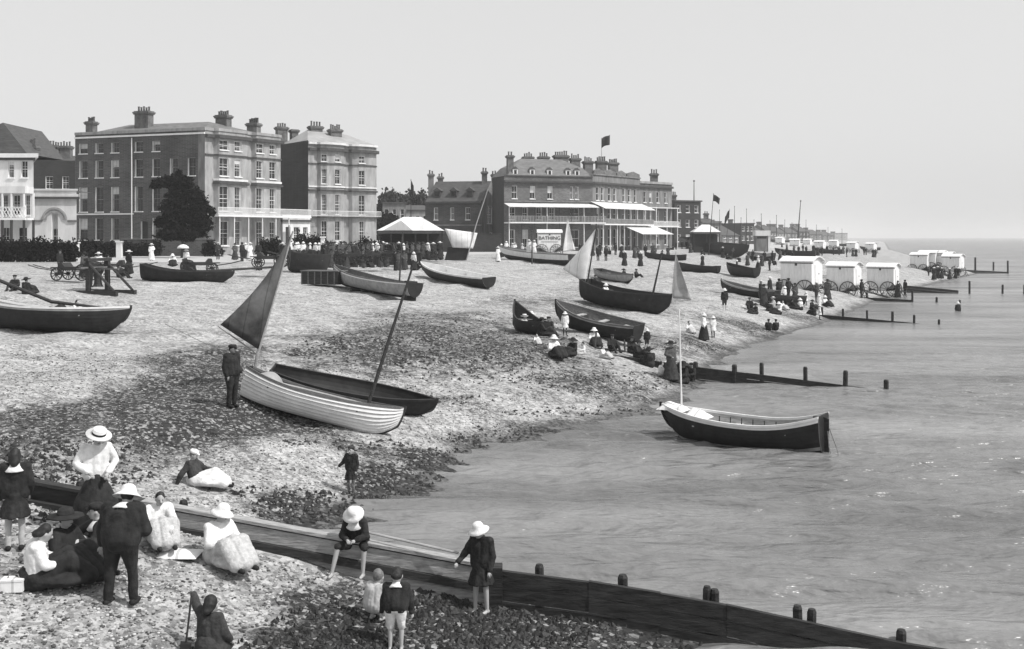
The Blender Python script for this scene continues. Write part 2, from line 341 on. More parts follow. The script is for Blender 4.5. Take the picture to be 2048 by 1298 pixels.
WX, WY = np.meshgrid(xs_, ys_); ph = WX*.35 + WY*1.0
def swell(X, Y):
    z = 0
    for k, (wl_, am, an, p) in enumerate([(2.9, .06, 78, .3), (1.7, .05, 99, 1.9), (1.05, .04, 66, 4), (.66, .024, 108, 2), (4.8, .05, 88, 5), (.82, .03, 86, 1)]):
        a = R(an + 0*k); q = 2*math.pi/wl_; wob = np.sin(X*.31+Y*.17+k)*1.3 + np.sin(X*.13-Y*.29+2*k)
        z = z + am*np.sin(q*(X*math.cos(a)+Y*math.sin(a)) + p + wob)*(.6+.4*np.sin(X*.21+Y*.33+p))
    return z
fade = np.clip((70-WY)/40, 0, 1)*np.clip((WY-6)/3, 0, 1)*np.clip((WX+6)/2, 0, 1)*np.clip((36-WX)/4, 0, 1)
sea = grid_mesh('sea_water', WX, WY, swell(WX, WY)*fade - .03*fade, sea_material()); sea['kind'] = 'structure'
# promenade on top of the beach
pb = MB(); PROM = [(-400, 97), (-19, 97), (-12, 118), (-8, 140), (6, 158), (30, 185), (62, 240), (150, 500), (120, 640), (-400, 640)]
n0 = len(PROM); tr = [(x, y, 3.96 + .0*x) for x, y in PROM]; low = [(x, y, 3.0) for x, y in PROM]
pb.add(tr + low, [tuple(range(n0))] + [(i, i+n0, (i+1) % n0+n0, (i+1) % n0) for i in range(n0)])
prom = pb.build('promenade_pavement', 'road'); prom['kind'] = 'structure'

# loose pebbles lying over the near beach: nobody could count them
def pebbles():
    N = 52000; u = rng.random(N); Y = 11.5 + 27*u**1.5; X = -Y*.49 + rng.random(N)*(Y*.49 + 3)
    z = G0(X, Y); sd_ = sdist(X, Y); ok = (z > .12) & ((Y < groyne_y(X)-.3) | (sd_ > .3)) & (np.abs(Y-groyne_y(X)) > .12)
    X, Y = X[ok], Y[ok]
    import mathutils
    t = (1+5**.5)/2; V = np.array([(-1,t,0),(1,t,0),(-1,-t,0),(1,-t,0),(0,-1,t),(0,1,t),(0,-1,-t),(0,1,-t),(t,0,-1),(t,0,1),(-t,0,-1),(-t,0,1)], float); V /= np.linalg.norm(V[0])
    FA = np.array([(0,11,5),(0,5,1),(0,1,7),(0,7,10),(0,10,11),(1,5,9),(5,11,4),(11,10,2),(10,7,6),(7,1,8),(3,9,4),(3,4,2),(3,2,6),(3,6,8),(3,8,9),(4,9,5),(2,4,11),(6,2,10),(8,6,7),(9,8,1)])
    n_ = len(X); s = .012 + .022*rng.random(n_)**2.6; an = rng.random(n_)*6.28; sc = np.stack([s*(1+.5*rng.random(n_)), s, s*.6], 1)
    P = V[None]*sc[:, None, :]; ca, sa = np.cos(an), np.sin(an)
    PX = P[..., 0]*ca[:, None]-P[..., 1]*sa[:, None] + X[:, None]; PY = P[..., 0]*sa[:, None]+P[..., 1]*ca[:, None] + Y[:, None]
    zz = G0(X, Y); zz += np.array([mnoise.noise(Vector((a, b, 0))*.45)*.10+mnoise.noise(Vector((a, b, 0))*1.3)*.05+mnoise.noise(Vector((a, b, 0))*4.1)*.022 for a, b in zip(X, Y)])*np.clip((zz+.5)*1.5, .2, 1)
    PZ_ = P[..., 2] + zz[:, None] + s[:, None]*.25
    co = np.stack([PX, PY, PZ_], -1).reshape(-1, 3); fa = (FA[None] + 12*np.arange(n_)[:, None, None]).reshape(-1, 3)
    me = bpy.data.meshes.new('pebbles'); me.vertices.add(len(co)); me.vertices.foreach_set('co', co.ravel()); me.loops.add(fa.size); me.loops.foreach_set('vertex_index', fa.ravel())
    me.polygons.add(len(fa)); me.polygons.foreach_set('loop_start', np.arange(len(fa))*3); me.polygons.foreach_set('use_smooth', np.full(len(fa), True)); me.update(calc_edges=True)
    wd = weed_shade_at(X, Y); col = rng.random(n_); mi = np.where(wd > .45, np.where(Y < groyne_y(X), np.where(col < .08, 1, 2), np.where(col < .07, 0, np.where(col < .3, 1, 2))), np.where(col < .35, 0, np.where(col < .75, 1, 2)))
    for nm, v in (('pebble_pale', .42), ('pebble_grey', .22), ('pebble_dark', .07)): me.materials.append(mat(nm, v, .8, .3, 9))
    me.polygons.foreach_set('material_index', np.repeat(mi, 20).astype(np.int32))
    o = bpy.data.objects.new('loose_pebbles', me); COL.objects.link(o); tag(o, 'loose pale and dark pebbles strewn over the near shingle', 'pebbles', kind='stuff')
pebbles()
def gz(x, y):
    z = G(x, y); p = Vector((x, y, 0)); return z + (mnoise.noise(p*.45)*.10+mnoise.noise(p*1.3)*.05)*min(1, max(.2, (z+.5)*1.5))
# seaweed: ragged flakes in the dark drifts
def seaweed():
    b = MB(); c = 0
    for px, py, hw, hh, s in WEED_SHADE:
        if s < .5 or (py < 900 and px < 700): continue
        for k in range(int(130*s*min(3, hw*hh/3000)+20)):
            a, r = rng.random()*6.28, rng.random()**.5; p = at(px+math.cos(a)*r*hw, py+math.sin(a)*r*hh)
            if p.y > 60 or p.z < -.05: continue
            z = gz(p.x, p.y); q = .015+.05*rng.random()**2; n_ = 6; t0 = rng.random()*6
            ring = [(p.x+q*(.4+rng.random())*math.cos(t0+i*6.28/n_)*1.6, p.y+q*(.4+rng.random())*math.sin(t0+i*6.28/n_), z+.0+.012*rng.random()) for i in range(n_)]
            b.add(ring+[(p.x, p.y, z+.03+.05*rng.random())], [(i, (i+1) % n_, n_) for i in range(n_)])
    tag(b.build('seaweed', 'weed'), 'dark clumps of seaweed drifted along the beach and waterline', 'seaweed', kind='stuff')
seaweed()

def surf():
    b = MB(); P = [Vector((*p, 0)) for p in SH[1:17]]
    for a, c in zip(P[:-1], P[1:]):
        n_ = max(1, int((c-a).length/.25)); d = (c-a).normalized(); nn_ = Vector((d.y, -d.x, 0))
        for i in range(n_):
            p = a.lerp(c, i/n_); q = a.lerp(c, (i+1)/n_); k = mnoise.noise(p*.7); 
            if k < .02: continue
            o0 = .15+.5*mnoise.noise(p*.35+Vector((9, 0, 0))); o1 = .15+.5*mnoise.noise(q*.35+Vector((9, 0, 0))); w = .05+.22*k
            b.add([p+nn_*o0+Vector((0, 0, .075)), q+nn_*o1+Vector((0, 0, .075)), q+nn_*(o1+w)+Vector((0, 0, .07)), p+nn_*(o0+w)+Vector((0, 0, .07))], [(0, 1, 2, 3)])
    tag(b.build('surf_foam', 'canvas'), 'thin broken line of foam where the sea meets the shingle', 'foam', kind='stuff')
# ------------------------------------------------------------------ groynes
def groyne(label, P, posts, h_below=1.0, n_planks=4, post_r=.11, mats='wett', top='woodl', thick=.09, postup=.22):
    """P: (x, y, ztop) along the wall; posts: (x, y, ztop)"""
    x0, y0, z0 = P[0]; t = thing('timber_groyne', label, 'groyne', (x0, y0, 0), group='groynes running into the sea')
    L = [Vector((x-x0, y-y0, z)) for x, y, z in P]
    d = (L[-1]-L[0]); d.z = 0; d.normalize(); nrm = Vector((d.y, -d.x, 0))
    b = MB()
    for a, c in zip(L[:-1], L[1:]):
        seg = max(1, int((c-a).length/2.4))
        for k in range(seg):
            p = a.lerp(c, k/seg); q = a.lerp(c, (k+1)/seg)
            for j in range(n_planks):
                hh = h_below/n_planks; off = nrm*random.uniform(-.012, .012); dz = Vector((0, 0, random.uniform(-.012, .012)))
                p1 = p-Vector((0, 0, (j+1)*hh-.014))+off+dz; q1 = q-Vector((0, 0, (j+1)*hh-.014))+off+dz
                b.add([p1, q1, q1+nrm*thick, p1+nrm*thick, p1+Vector((0,0,hh-.02)), q1+Vector((0,0,hh-.02)), q1+nrm*thick+Vector((0,0,hh-.02)), p1+nrm*thick+Vector((0,0,hh-.02))],
                      [(0,3,2,1),(4,5,6,7),(0,1,5,4),(1,2,6,5),(2,3,7,6),(3,0,4,7)])
    b.build('planking', mats, t)
    for x, y, z in posts:
        c = MB(); r = post_r*random.uniform(.9, 1.15); lx, ly = x-x0, y-y0; k = random.uniform(-.03, .03)
        c.tube([(lx-nrm.x*.06, ly-nrm.y*.06, min(-.6, z-1.2)), (lx+k-nrm.x*.06, ly-nrm.y*.06, z-.05), (lx+k-nrm.x*.06, ly-nrm.y*.06, z)], [r, r*.95, r*.7], 8)
        c.build('post', mats, t)
    return t, nrm, L
gx = [-20, -14, -10, -7.97, -6, -4.24, -2.2, -.35, 1.2, 2.3, 3.3, 4.6, 5.87, 8.5]
GP = [(x, float(groyne_y(x)), float(groyne_top(x))) for x in gx]
t, nrm, L = groyne('near timber groyne with weed blackened planks dividing the foreground beach', GP,
       [(x, float(groyne_y(x))+.10, float(groyne_top(x))+u) for x, u in ((-12, .1), (-7.2, .12), (-5.4, .12), (-3.6, .1), (.44, .1), (1.75, .12), (3.0, .16), (3.16, .14), (4.42, .16), (4.58, .14), (5.92, .12))], post_r=.075,
       h_below=1.25, n_planks=5)
b = MB()                                   # pale capping board and whaling along the upper part
for a, c in zip(L[4:7], L[5:8]):
    for hz, hh, wd, up in ((.02, .05, .2, 0),):
        b.obox(a+Vector((0, 0, hz))-nrm*.05, c-a, nrm*wd, Vector((0, 0, hh)))
b.build('capping_board', 'ripw', t)
b = MB()
for a, c in zip(L[:4], L[1:5]): b.obox(a+Vector((0, 0, .02))-nrm*.05, c-a, nrm*.2, Vector((0, 0, .05)))
b.build('upper_capping', 'woodd', t)
b = MB()
for a, c in zip(L[1:7], L[2:8]): b.obox(a+Vector((0, 0, -.36))+nrm*.1, c-a, nrm*.09, Vector((0, 0, .12)))
b.build('whaling_beam', 'woodd', t)
b = MB()
for a, c in zip(L[4:7], L[5:8]): b.obox(a+Vector((0, 0, -.235))+nrm*.103, c-a, nrm*.02, Vector((0, 0, .225)))
b.build('facing_board', 'ripw', t)
b = MB()
for a, c in zip(L[4:7], L[5:8]): b.obox(a+Vector((0, 0, -.70))+nrm*.103, c-a, nrm*.02, Vector((0, 0, .32)))
b.build('lower_facing_board', 'ripw', t)
b = MB().box((L[7].x-.02, L[7].y-.2, -.2), (L[7].x+.2, L[7].y+.1, 1.04)); b.build('gate_post', 'wett', t)
groyne('second groyne whose planks sink into the sea behind the moored boat', [(4.5, 48.7, 1.0), (7.7, 47.6, .62), (10, 46.8, .42), (13.6, 45.4, .1), (16.5, 44.4, -.15)],
       [(7.9, 47.5, .8), (at(1450, 752, 0).x, 46.9, .75), (10.6, 46.6, .86), (12.3, 46.0, .76), (13.75, 45.35, .68), (15.3, 44.9, .36)], post_r=.1, n_planks=3, h_below=.8)
groyne('third groyne with thin posts reaching into the shallows beyond the picnickers', [(19, 85, .9), (23.3, 83, .35), (26, 80.8, .22), (28.7, 79, .05), (31, 77.5, -.1)],
       [(23.4, 83, .9), (24.7, 82, .85), (26.2, 81, .8), (27.7, 80, .78), (28.9, 79, .6), (30.3, 78, .35)], post_r=.09, n_planks=3, h_below=.8)
groyne('fourth groyne running out past the bathing machines', [(26, 111, .9), (30.6, 109, .5), (34, 107, .36), (38.2, 104.8, .22)],
       [(31, 109, .8), (34.5, 106.8, .8), (38.2, 104.8, 1.1), (40.2, 104, .5), (42, 103, .3)], post_r=.11, n_planks=3, h_below=.9)
groyne('far groyne beyond the machines with a straggle of posts in the sea', [(44, 122.5, .8), (49, 120.5, .35)],
       [(50, 120, 1.4), (53.6, 120, 1.0), (55.8, 119.6, 1.0), (57, 119.4, .8), (61, 118, .5), (64, 117, .5)], post_r=.12, n_planks=3, h_below=.9)
groyne('farthest groyne of ragged posts beyond the distant bathing machines', [(72, 190, .8), (84, 186, .3)],
       [(84, 186, 2.2), (86.5, 205, 2.4), (89, 203, 1.6), (90, 188, 2.0), (92, 186, 1.2), (94, 200, 2.0), (97, 184, 1.3), (98, 198, 1.2), (101, 196, 1.0)], post_r=.18, n_planks=3, h_below=.9)

# ------------------------------------------------------------------ buildings
PZ0 = 3.95
def uof(px, P, D):                          # distance along the ground line P + u*D at which photo column px is crossed
    k = (px-1024)/F; return (k*P[1]-P[0])/(D[0]-k*D[1])
class Bld:
    def __init__(s, name, label, cat, org, z0=PZ0, group=None):
        s.org = Vector((org[0], org[1], z0)); s.root = thing(name, label, cat, s.org, group=group); s.wall = {}; s.trim = MB(); s.trimd = MB()
    def wmb(s, m): return s.wall.setdefault(m, MB())
    def seg(s, P, Q, H, openings=(), m='brick', reveal='trim', depth=.22, z0=-1.0, bars=(1, 2), sill=True, wlab=None, blind=()):
        """a wall face from P to Q (left to right seen from outside, world xy) with real openings [(u0,u1,v0,v1)] each holding a window"""
        P = Vector((P[0]-s.org.x, P[1]-s.org.y, 0)); Q = Vector((Q[0]-s.org.x, Q[1]-s.org.y, 0)); u = (Q-P); L = u.length; u.normalize(); n = u.cross(Vector((0,0,1)))
        Z = Vector((0,0,1)); mb = s.wmb(m); BT = .5 if m == 'brick' else 1.0; rv = s.wmb(reveal)
        us = sorted({0, L} | {max(0, min(L, a)) for o in openings for a in o[:2]}); vs = sorted({z0, H} | {a for o in openings for a in o[2:4]})
        for i in range(len(us)-1):
            for j in range(len(vs)-1):
                cu, cv = (us[i]+us[i+1])/2, (vs[j]+vs[j+1])/2
                if us[i+1]-us[i] < 1e-4 or any(o[0] < cu < o[1] and o[2] < cv < o[3] for o in openings): continue
                a, b, c, d = P+u*us[i]+Z*vs[j], P+u*us[i+1]+Z*vs[j], P+u*us[i+1]+Z*vs[j+1], P+u*us[i]+Z*vs[j+1]
                mb.add([a, b, c, d], [(0, 1, 2, 3)])
        for k, o in enumerate(openings):
            u0, u1, v0, v1 = o[:4]; kind = o[4] if len(o) > 4 else 'window'
            c = [P+u*u0+Z*v0, P+u*u1+Z*v0, P+u*u1+Z*v1, P+u*u0+Z*v1]; d = [p-n*depth for p in c]
            for i in range(4): rv.add([c[i], c[(i+1) % 4], d[(i+1) % 4], d[i]], [(0, 1, 2, 3)])
            w = MB(); f = .055*BT; q = n*-depth; O = P+u*u0+Z*v0+q; ww, hh = u1-u0, v1-v0
            def bar(a0, a1, b0, b1, t=.05): w.obox(O+u*a0+Z*b0, u*(a1-a0), n*t, Z*(b1-b0))
            bar(0, f, 0, hh); bar(ww-f, ww, 0, hh); bar(f, ww-f, 0, f); bar(f, ww-f, hh-f, hh); bar(f, ww-f, hh*.5-.03, hh*.5+.03, .06)
            for i in range(1, bars[0]+1): bar(f+(ww-2*f)*i/(bars[0]+1)-.015*BT, f+(ww-2*f)*i/(bars[0]+1)+.015*BT, f, hh-f, .035)
            for i in range(1, bars[1]+1):
                zb = f+(hh-2*f)*i/(bars[1]+1)
                if abs(zb-hh/2) > .1: bar(f, ww-f, zb-.012*BT, zb+.012*BT, .03)
            wo_ = w.build('door' if kind == 'door' else 'window', ('stuccod' if m == 'brick' else 'trim') if kind != 'door' else 'trimd', s.root)
            g = MB().add([O+n*.01, O+u*ww+n*.01, O+u*ww+Z*hh+n*.01, O+Z*hh+n*.01], [(0, 1, 2, 3)])
            if kind == 'blind' or (kind == 'window' and random.random() < .16):
                bh = random.uniform(.25, .55)*hh; g.add([O+Z*(hh-bh)+n*.014+u*f, O+u*(ww-f)+Z*(hh-bh)+n*.014, O+u*(ww-f)+Z*hh+n*.014, O+Z*hh+n*.014+u*f], [(0, 1, 2, 3)], 1)
            if kind == 'window' and random.random() < .45:
                for a_ in (f, ww-f-.17*ww): g.add([O+u*a_+n*.012, O+u*(a_+.17*ww)+n*.012, O+u*(a_+.17*ww)+Z*hh+n*.012, O+u*a_+Z*hh+n*.012], [(0, 1, 2, 3)], 2)
            g.build('pane' if kind != 'door' else 'door_panel', ['glass' if kind != 'door' else 'woodd', 'blind', 'curtain'], wo_)
            if sill and kind != 'door':
                sb = MB().obox(P+u*(u0-.08)+Z*(v0-.12), u*(ww+.16), n*.12, Z*.115); sb.build('sill', 'trim', wo_)
        return P, u, n, L
    def band(s, pts, z0, z1, out=.2, m='trim', name='cornice'):
        """cornice or string course along a run of wall corners (world xy, left to right seen from outside)"""
        V = [Vector((x-s.org.x, y-s.org.y, 0)) for x, y in pts]; mb = MB(); N = []
        for a, b in zip(V[:-1], V[1:]): d = (b-a).normalized(); N.append(d.cross(Vector((0,0,1))))
        off = []
        for i, p in enumerate(V):
            n = N[0] if i == 0 else N[-1] if i == len(V)-1 else (N[i-1]+N[i])
            if 0 < i < len(V)-1: n = n/(n.length**2)*2*1.0 if n.length > .3 else N[i]
            off.append(p+n*out)
        vs = [p-(q-p)*.02+Vector((0,0,z)) for z in (z0, z1) for p, q in zip(V, off)] + [p+Vector((0,0,z)) for z in (z0, z1) for p in off]
        k = len(V); fs = []
        for i in range(k-1): fs += [(i, i+1, 2*k+i+1, 2*k+i), (k+i, 3*k+i, 3*k+i+1, k+i+1), (2*k+i, 2*k+i+1, 3*k+i+1, 3*k+i)]
        fs += [(0, 2*k, 3*k, k), (k-1, 2*k-1, 4*k-1, 3*k-1)]
        mb.add(vs, fs); return mb.build(name, m, s.root)
    def finish(s):
        ms = list(s.wall); mb = MB()
        for i, k in enumerate(ms): mb.add(s.wall[k].v, s.wall[k].f, i)
        return mb.build('wall', ms, s.root)
    def L(s, x, y, z=0): return Vector((x-s.org.x, y-s.org.y, z))
    def roof(s, poly, ridge, m='slate', name='roof'):
        """poly: eaves corners (world x,y,z local); ridge: two points; hipped"""
        mb = MB(); P = [s.L(*p) for p in poly]; r0, r1 = s.L(*ridge[0]), s.L(*ridge[1])
        n = len(P)
        if n == 4: mb.add(P+[r0, r1], [(0,1,5,4), (1,2,5), (2,3,4,5), (3,0,4), (3,2,1,0)])
        return mb.build(name, m, s.root)
    def chimney(s, x, y, w, d, z0, z1, pots=4, parent=None, m='chim', ang=0.0, cap=.12):
        c = MB(); p = s.L(x, y); ca, sa = math.cos(ang), math.sin(ang); ux, uy = Vector((ca, sa, 0)), Vector((-sa, ca, 0))
        c.obox(p-ux*w/2-uy*d/2+Vector((0,0,z0)), ux*w, uy*d, Vector((0,0,z1-z0-.45)), 0)
        for k, (e, h0, h1) in enumerate(((cap, .45, .3), (cap*1.6, .3, .12), (cap*.6, .12, 0))):
            c.obox(p-ux*(w/2+e)-uy*(d/2+e)+Vector((0,0,z1-h0)), ux*(w+2*e), uy*(d+2*e), Vector((0,0,h0-h1-.004)), 0)
        o = c.build('chimney', m, parent or s.root)
        if pots:
            for i in range(pots):
                q = MB(); h = random.uniform(.5, .8); pp = p+ux*((i+.5)/pots-.5)*w*.95+Vector((0,0,z1-.02))
                q.lathe([(.15, 0), (.13, .1), (.12, h-.1), (.16, h-.06), (.14, h), (.09, h)], pp, 8); q.build('chimney_pot', 'pot', o)
        return o
    def railing(s, P, Q, z0, z1, out, m='trim', posts=1.1, name='balcony_railing', floor=True, bars=.22, th=.03):
        P = s.L(*P); Q = s.L(*Q); u = (Q-P); L = u.length; u.normalize(); n = u.cross(Vector((0,0,1))); Z = Vector((0,0,1)); b = MB()
        a = P+n*out
        b.obox(a+Z*(z1-.06), u*L, n*.06, Z*.06); b.obox(a+Z*(z0+.08), u*L, n*.04, Z*.04)
        k = int(L/bars)
        for i in range(k+1): b.obox(a+u*(L*i/k-th/2)+Z*z0, u*th, n*th, Z*(z1-z0-.06))
        o = b.build(name, m, s.root)
        if floor: f = MB().obox(P+n*.003+Z*(z0-.22), u*L, n*(out+.1), Z*.2); f.build('balcony', 'trim', s.root)
        return o
def lerp2(P, Q, t): return (P[0]+(Q[0]-P[0])*t, P[1]+(Q[1]-P[1])*t)
def dirn(P, Q): d = math.hypot(Q[0]-P[0], Q[1]-P[1]); return ((Q[0]-P[0])/d, (Q[1]-P[1])/d)
def along(P, D, u, out=0): return (P[0]+D[0]*u+D[1]*out, P[1]+D[1]*u-D[0]*out)

def terrace_one():
    C = (-37.2, 133); A = (C[0]-18.5, C[1]+7); Bp = (C[0]+6.8, C[1]+10.7); D = (Bp[0]-18.5, Bp[1]+7)
    b = Bld('terrace_house', 'tall brown brick terrace with a paler stucco wing of balconied bays behind the dark tree', 'house', C, group='seafront terrace')
    H = 15.2; dA = dirn(A, C); cols = [(158.5,175), (191,206.5), (222.5,238), (270,285.5), (305,320), (340,356), (376,391)]
    op = []
    for i, (p0, p1) in enumerate(cols):
        u0, u1 = uof(p0, A, dA), uof(p1, A, dA)
        if i != 5 and i != 6: op.append((u0, u1, 12.85, 14.1))
        op.append((u0, u1, 9.75, 11.9))
        if i < 5: op.append((u0, u1, 5.45, 8.55))
        if i < 3 or i == 4: op.append((u0, u1, 1.9, 4.6))
    op.append((uof(282, A, dA), uof(296, A, dA), .4, 4.2, 'door'))
    LA = math.hypot(C[0]-A[0], C[1]-A[1]); us = uof(396, A, dA)
    op = [(a, c, v0, v1, *r) for a, c, v0, v1, *r in op]
    cut = along(A, dA, us)
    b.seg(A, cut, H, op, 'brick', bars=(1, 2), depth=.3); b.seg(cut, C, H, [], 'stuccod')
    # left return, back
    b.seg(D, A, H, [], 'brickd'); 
    # stucco wing with two shallow bays
    dB = dirn(C, Bp); LB = math.hypot(6.8, 10.7)
    def U(px): return uof(px, C, dB)
    pts = [C]; segs = []
    for (x0, x1), wins in (((427, 492), ((439, 457), (469, 483))), ((503, 559.5), ((512, 527), (539, 552)))):
        u0, u1 = U(x0), min(LB-.05, U(x1)); pr = .55
        p0, q0, q1, p1 = along(C, dB, u0), along(C, dB, u0+.35, pr), along(C, dB, u1-.35, pr), along(C, dB, u1)
        segs.append((pts[-1], p0, None)); segs.append((p0, q0, None)); segs.append((q0, q1, (u0+.35, wins))); segs.append((q1, p1, None)); pts += [p0, q0, q1, p1]
    segs.append((pts[-1], Bp, None)); pts.append(Bp)
    for p, q, w in segs:
        if math.hypot(q[0]-p[0], q[1]-p[1]) < .02: continue
        o = []
        if w:
            for a, c in w[1]:
                qd = dirn(p, q); a_, c_ = uof(a, p, qd), uof(c, p, qd)
                o += [(a_, c_, 12.95, 14.15), (a_, c_, 9.75, 11.95), (a_, c_, 5.45, 8.5), (a_, c_, 1.2, 4.2)]
        b.seg(p, q, H, o, 'stucco', bars=(1, 2))
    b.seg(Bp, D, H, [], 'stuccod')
    b.band([A, along(A, dA, LA)], 14.75, 14.95, .18, 'trim'); b.band([A, C]+pts[1:], H, H+.35, .12, 'stucco', 'parapet')
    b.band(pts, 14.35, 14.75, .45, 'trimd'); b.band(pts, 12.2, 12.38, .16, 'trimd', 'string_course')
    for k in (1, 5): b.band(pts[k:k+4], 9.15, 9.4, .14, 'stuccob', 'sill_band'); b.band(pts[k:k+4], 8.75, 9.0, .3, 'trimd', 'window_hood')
    b.band([A, along(A, dA, uof(268, A, dA))], 5.05, 5.22, .1, 'trim', 'string_course')
    u = uof(264.5, A, dA); pd = along(A, dA, u); pp = b.L(*pd); mb = MB().cyl(pp+Vector((dA[1]*.1, -dA[0]*.1, 0)), pp+Vector((dA[1]*.1, -dA[0]*.1, 14.6)), .07, n=6); mb.build('drainpipe', 'trim', b.root)
    # balcony along the wing
    P2, Q2 = along(C, dB, -.2), along(C, dB, LB+3.2)
    b.railing(P2, Q2, 4.95, 5.85, 2.5, 'trim', bars=.16, th=.05)
    for k in range(6): q = along(C, dB, .2+k*2.35, 2.35); v = b.L(*q); MB().cyl(v, v+Vector((0,0,4.75)), .07, n=6).build('veranda_post', 'trim', b.root)
    # roof and stacks
    In = .35; z = H+.1
    r = b.roof([(A[0]+.6, A[1]+.5, z), (C[0]-.3, C[1]+.6, z), (Bp[0]-.5, Bp[1]-.3, z), (D[0]+.5, D[1]-.3, z)], [(-50.0, 143.5, z+1.6), (-38.5, 139.6, z+1.6)], 'slate')
    b.chimney((183-1024)/F*145, 145, 1.15, .9, z, 15.3+2.2, 4, r, ang=-.35)
    b.chimney((288-1024)/F*141, 141, 2.1, 1.1, z, 18.4, 5, r, ang=-.35, m='chim')
    b.chimney((447-1024)/F*141, 141, 1.7, 1.1, z, 17.9, 5, r, ang=-.35)
    b.chimney((507-1024)/F*143, 143.2, 1.5, 1.0, z, 17.1, 5, r, ang=-.35, m='stuccod')
    b.finish()
terrace_one()
def terrace_two():
    E1 = (-28.1, 151.4); Q = (-19.6, 158.8); E0 = (-33.9, 159.4); dQ = dirn(E1, Q); L = math.hypot(Q[0]-E1[0], Q[1]-E1[1])
    b = Bld('terrace_house', 'bow fronted stucco house with a blank dark end wall, right of the brick terrace', 'house', E1, group='seafront terrace')
    H = 15.1; b.seg(E0, E1, H+.5, [], 'brickd')
    u0 = uof(634, E1, dQ); u1 = uof(688, E1, dQ); u2 = uof(697, E1, dQ); u3 = uof(752, E1, dQ)
    pts = [E1]
    for a, c, wins in ((u0, u1, ((641, 658), (671, 681))), (u2, u3, ((714, 728), (741.5, 750)))):
        c = min(c, L-.15); N = 6; arc = [along(E1, dQ, a+(c-a)*(1-math.cos(math.pi*i/N))/2, 1.0*math.sin(math.pi*i/N)) for i in range(N+1)]
        b.seg(pts[-1], arc[0], H, [], 'stucco'); pts.append(arc[0])
        for p, q in zip(arc[:-1], arc[1:]):
            d = dirn(p, q); l = math.hypot(q[0]-p[0], q[1]-p[1]); o = []
            for x0, x1 in wins:
                xm = (x0+x1)/2; ua = uof(xm, p, d)
                if .25 < ua < l-.25:
                    w = min(.47, l/2-.06); um = min(max(ua, w+.04), l-w-.04)
                    o += [(um-w, um+w, 12.75, 13.75), (um-w, um+w, 9.65, 11.7), (um-w, um+w, 5.4, 8.2), (um-w, um+w, 1.6, 4.5)]
            b.seg(p, q, H, o, 'stucco', bars=(1, 2)); pts.append(q)
    b.seg(pts[-1], Q, H, [], 'stucco'); pts.append(Q); Bk = (Q[0]-6, Q[1]+8)
    b.seg(Q, Bk, H, [], 'stucco'); b.seg(Bk, E0, H, [], 'brickd')
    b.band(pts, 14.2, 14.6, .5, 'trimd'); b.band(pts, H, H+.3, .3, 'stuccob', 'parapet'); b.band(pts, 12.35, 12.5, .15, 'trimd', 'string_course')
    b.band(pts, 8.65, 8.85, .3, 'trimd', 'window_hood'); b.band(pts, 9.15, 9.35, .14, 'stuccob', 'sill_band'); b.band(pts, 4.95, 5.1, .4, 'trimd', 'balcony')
    b.railing(E1, Q, 5.1, 5.9, 1.15, 'trim', floor=False, bars=.2, th=.04)
    z = H+.35
    r = b.roof([(E1[0]-.1, E1[1]+.1, z), (Q[0], Q[1], z), (Bk[0], Bk[1], z), (E0[0]+.1, E0[1]-.1, z)], [(-29.5, 158.6, z+2.3), (-25.6, 161.4, z+2.3)], 'lead')
    b.chimney((563-1024)/F*160, 160, 1.5, 1, z, 18.3, 4, r, ang=.6); b.chimney((588-1024)/F*161, 161, 1.0, .9, z, 18.0, 0, r, ang=.6)
    b.chimney((631-1024)/F*159, 159, 1.8, 1, z, 18.3, 4, r, ang=.6); b.chimney((669-1024)/F*158, 158.5, 1.7, 1, z, 17.8, 5, r, ang=.6, m='chim')
    b.finish()
terrace_two()
def between_porch():
    P = (-30.6, 146.5); Q = (-27.6, 150.2); b = Bld('entrance_porch', 'low white arched porch wedged between the two terraces', 'porch', P)
    d = dirn(P, Q); b.seg(P, Q, 5.0, [(.5, 1.3, 1, 3.6, 'door'), (1.9, 2.9, 1.6, 3.6), (3.5, 4.3, 1.6, 3.6)], 'stuccob'); W0 = (P[0]-3, P[1]+2.0)
    b.seg(W0, P, 5.0, [(.8, 1.8, 1.6, 3.4)], 'stuccob'); b.seg(Q, (Q[0]-3, Q[1]+2), 5.0, [], 'stucco'); b.band([W0, P, Q], 4.3, 4.6, .25, 'trimd'); b.band([W0, P, Q], 5.0, 5.25, .12, 'stuccob', 'parapet'); b.finish()
    MB().add([b.L(*W0, 4.9), b.L(*P, 4.9), b.L(*Q, 4.9), b.L(Q[0]-3, Q[1]+2, 4.9)], [(0,1,2,3)]).build('roof', 'lead', b.root)
between_porch()
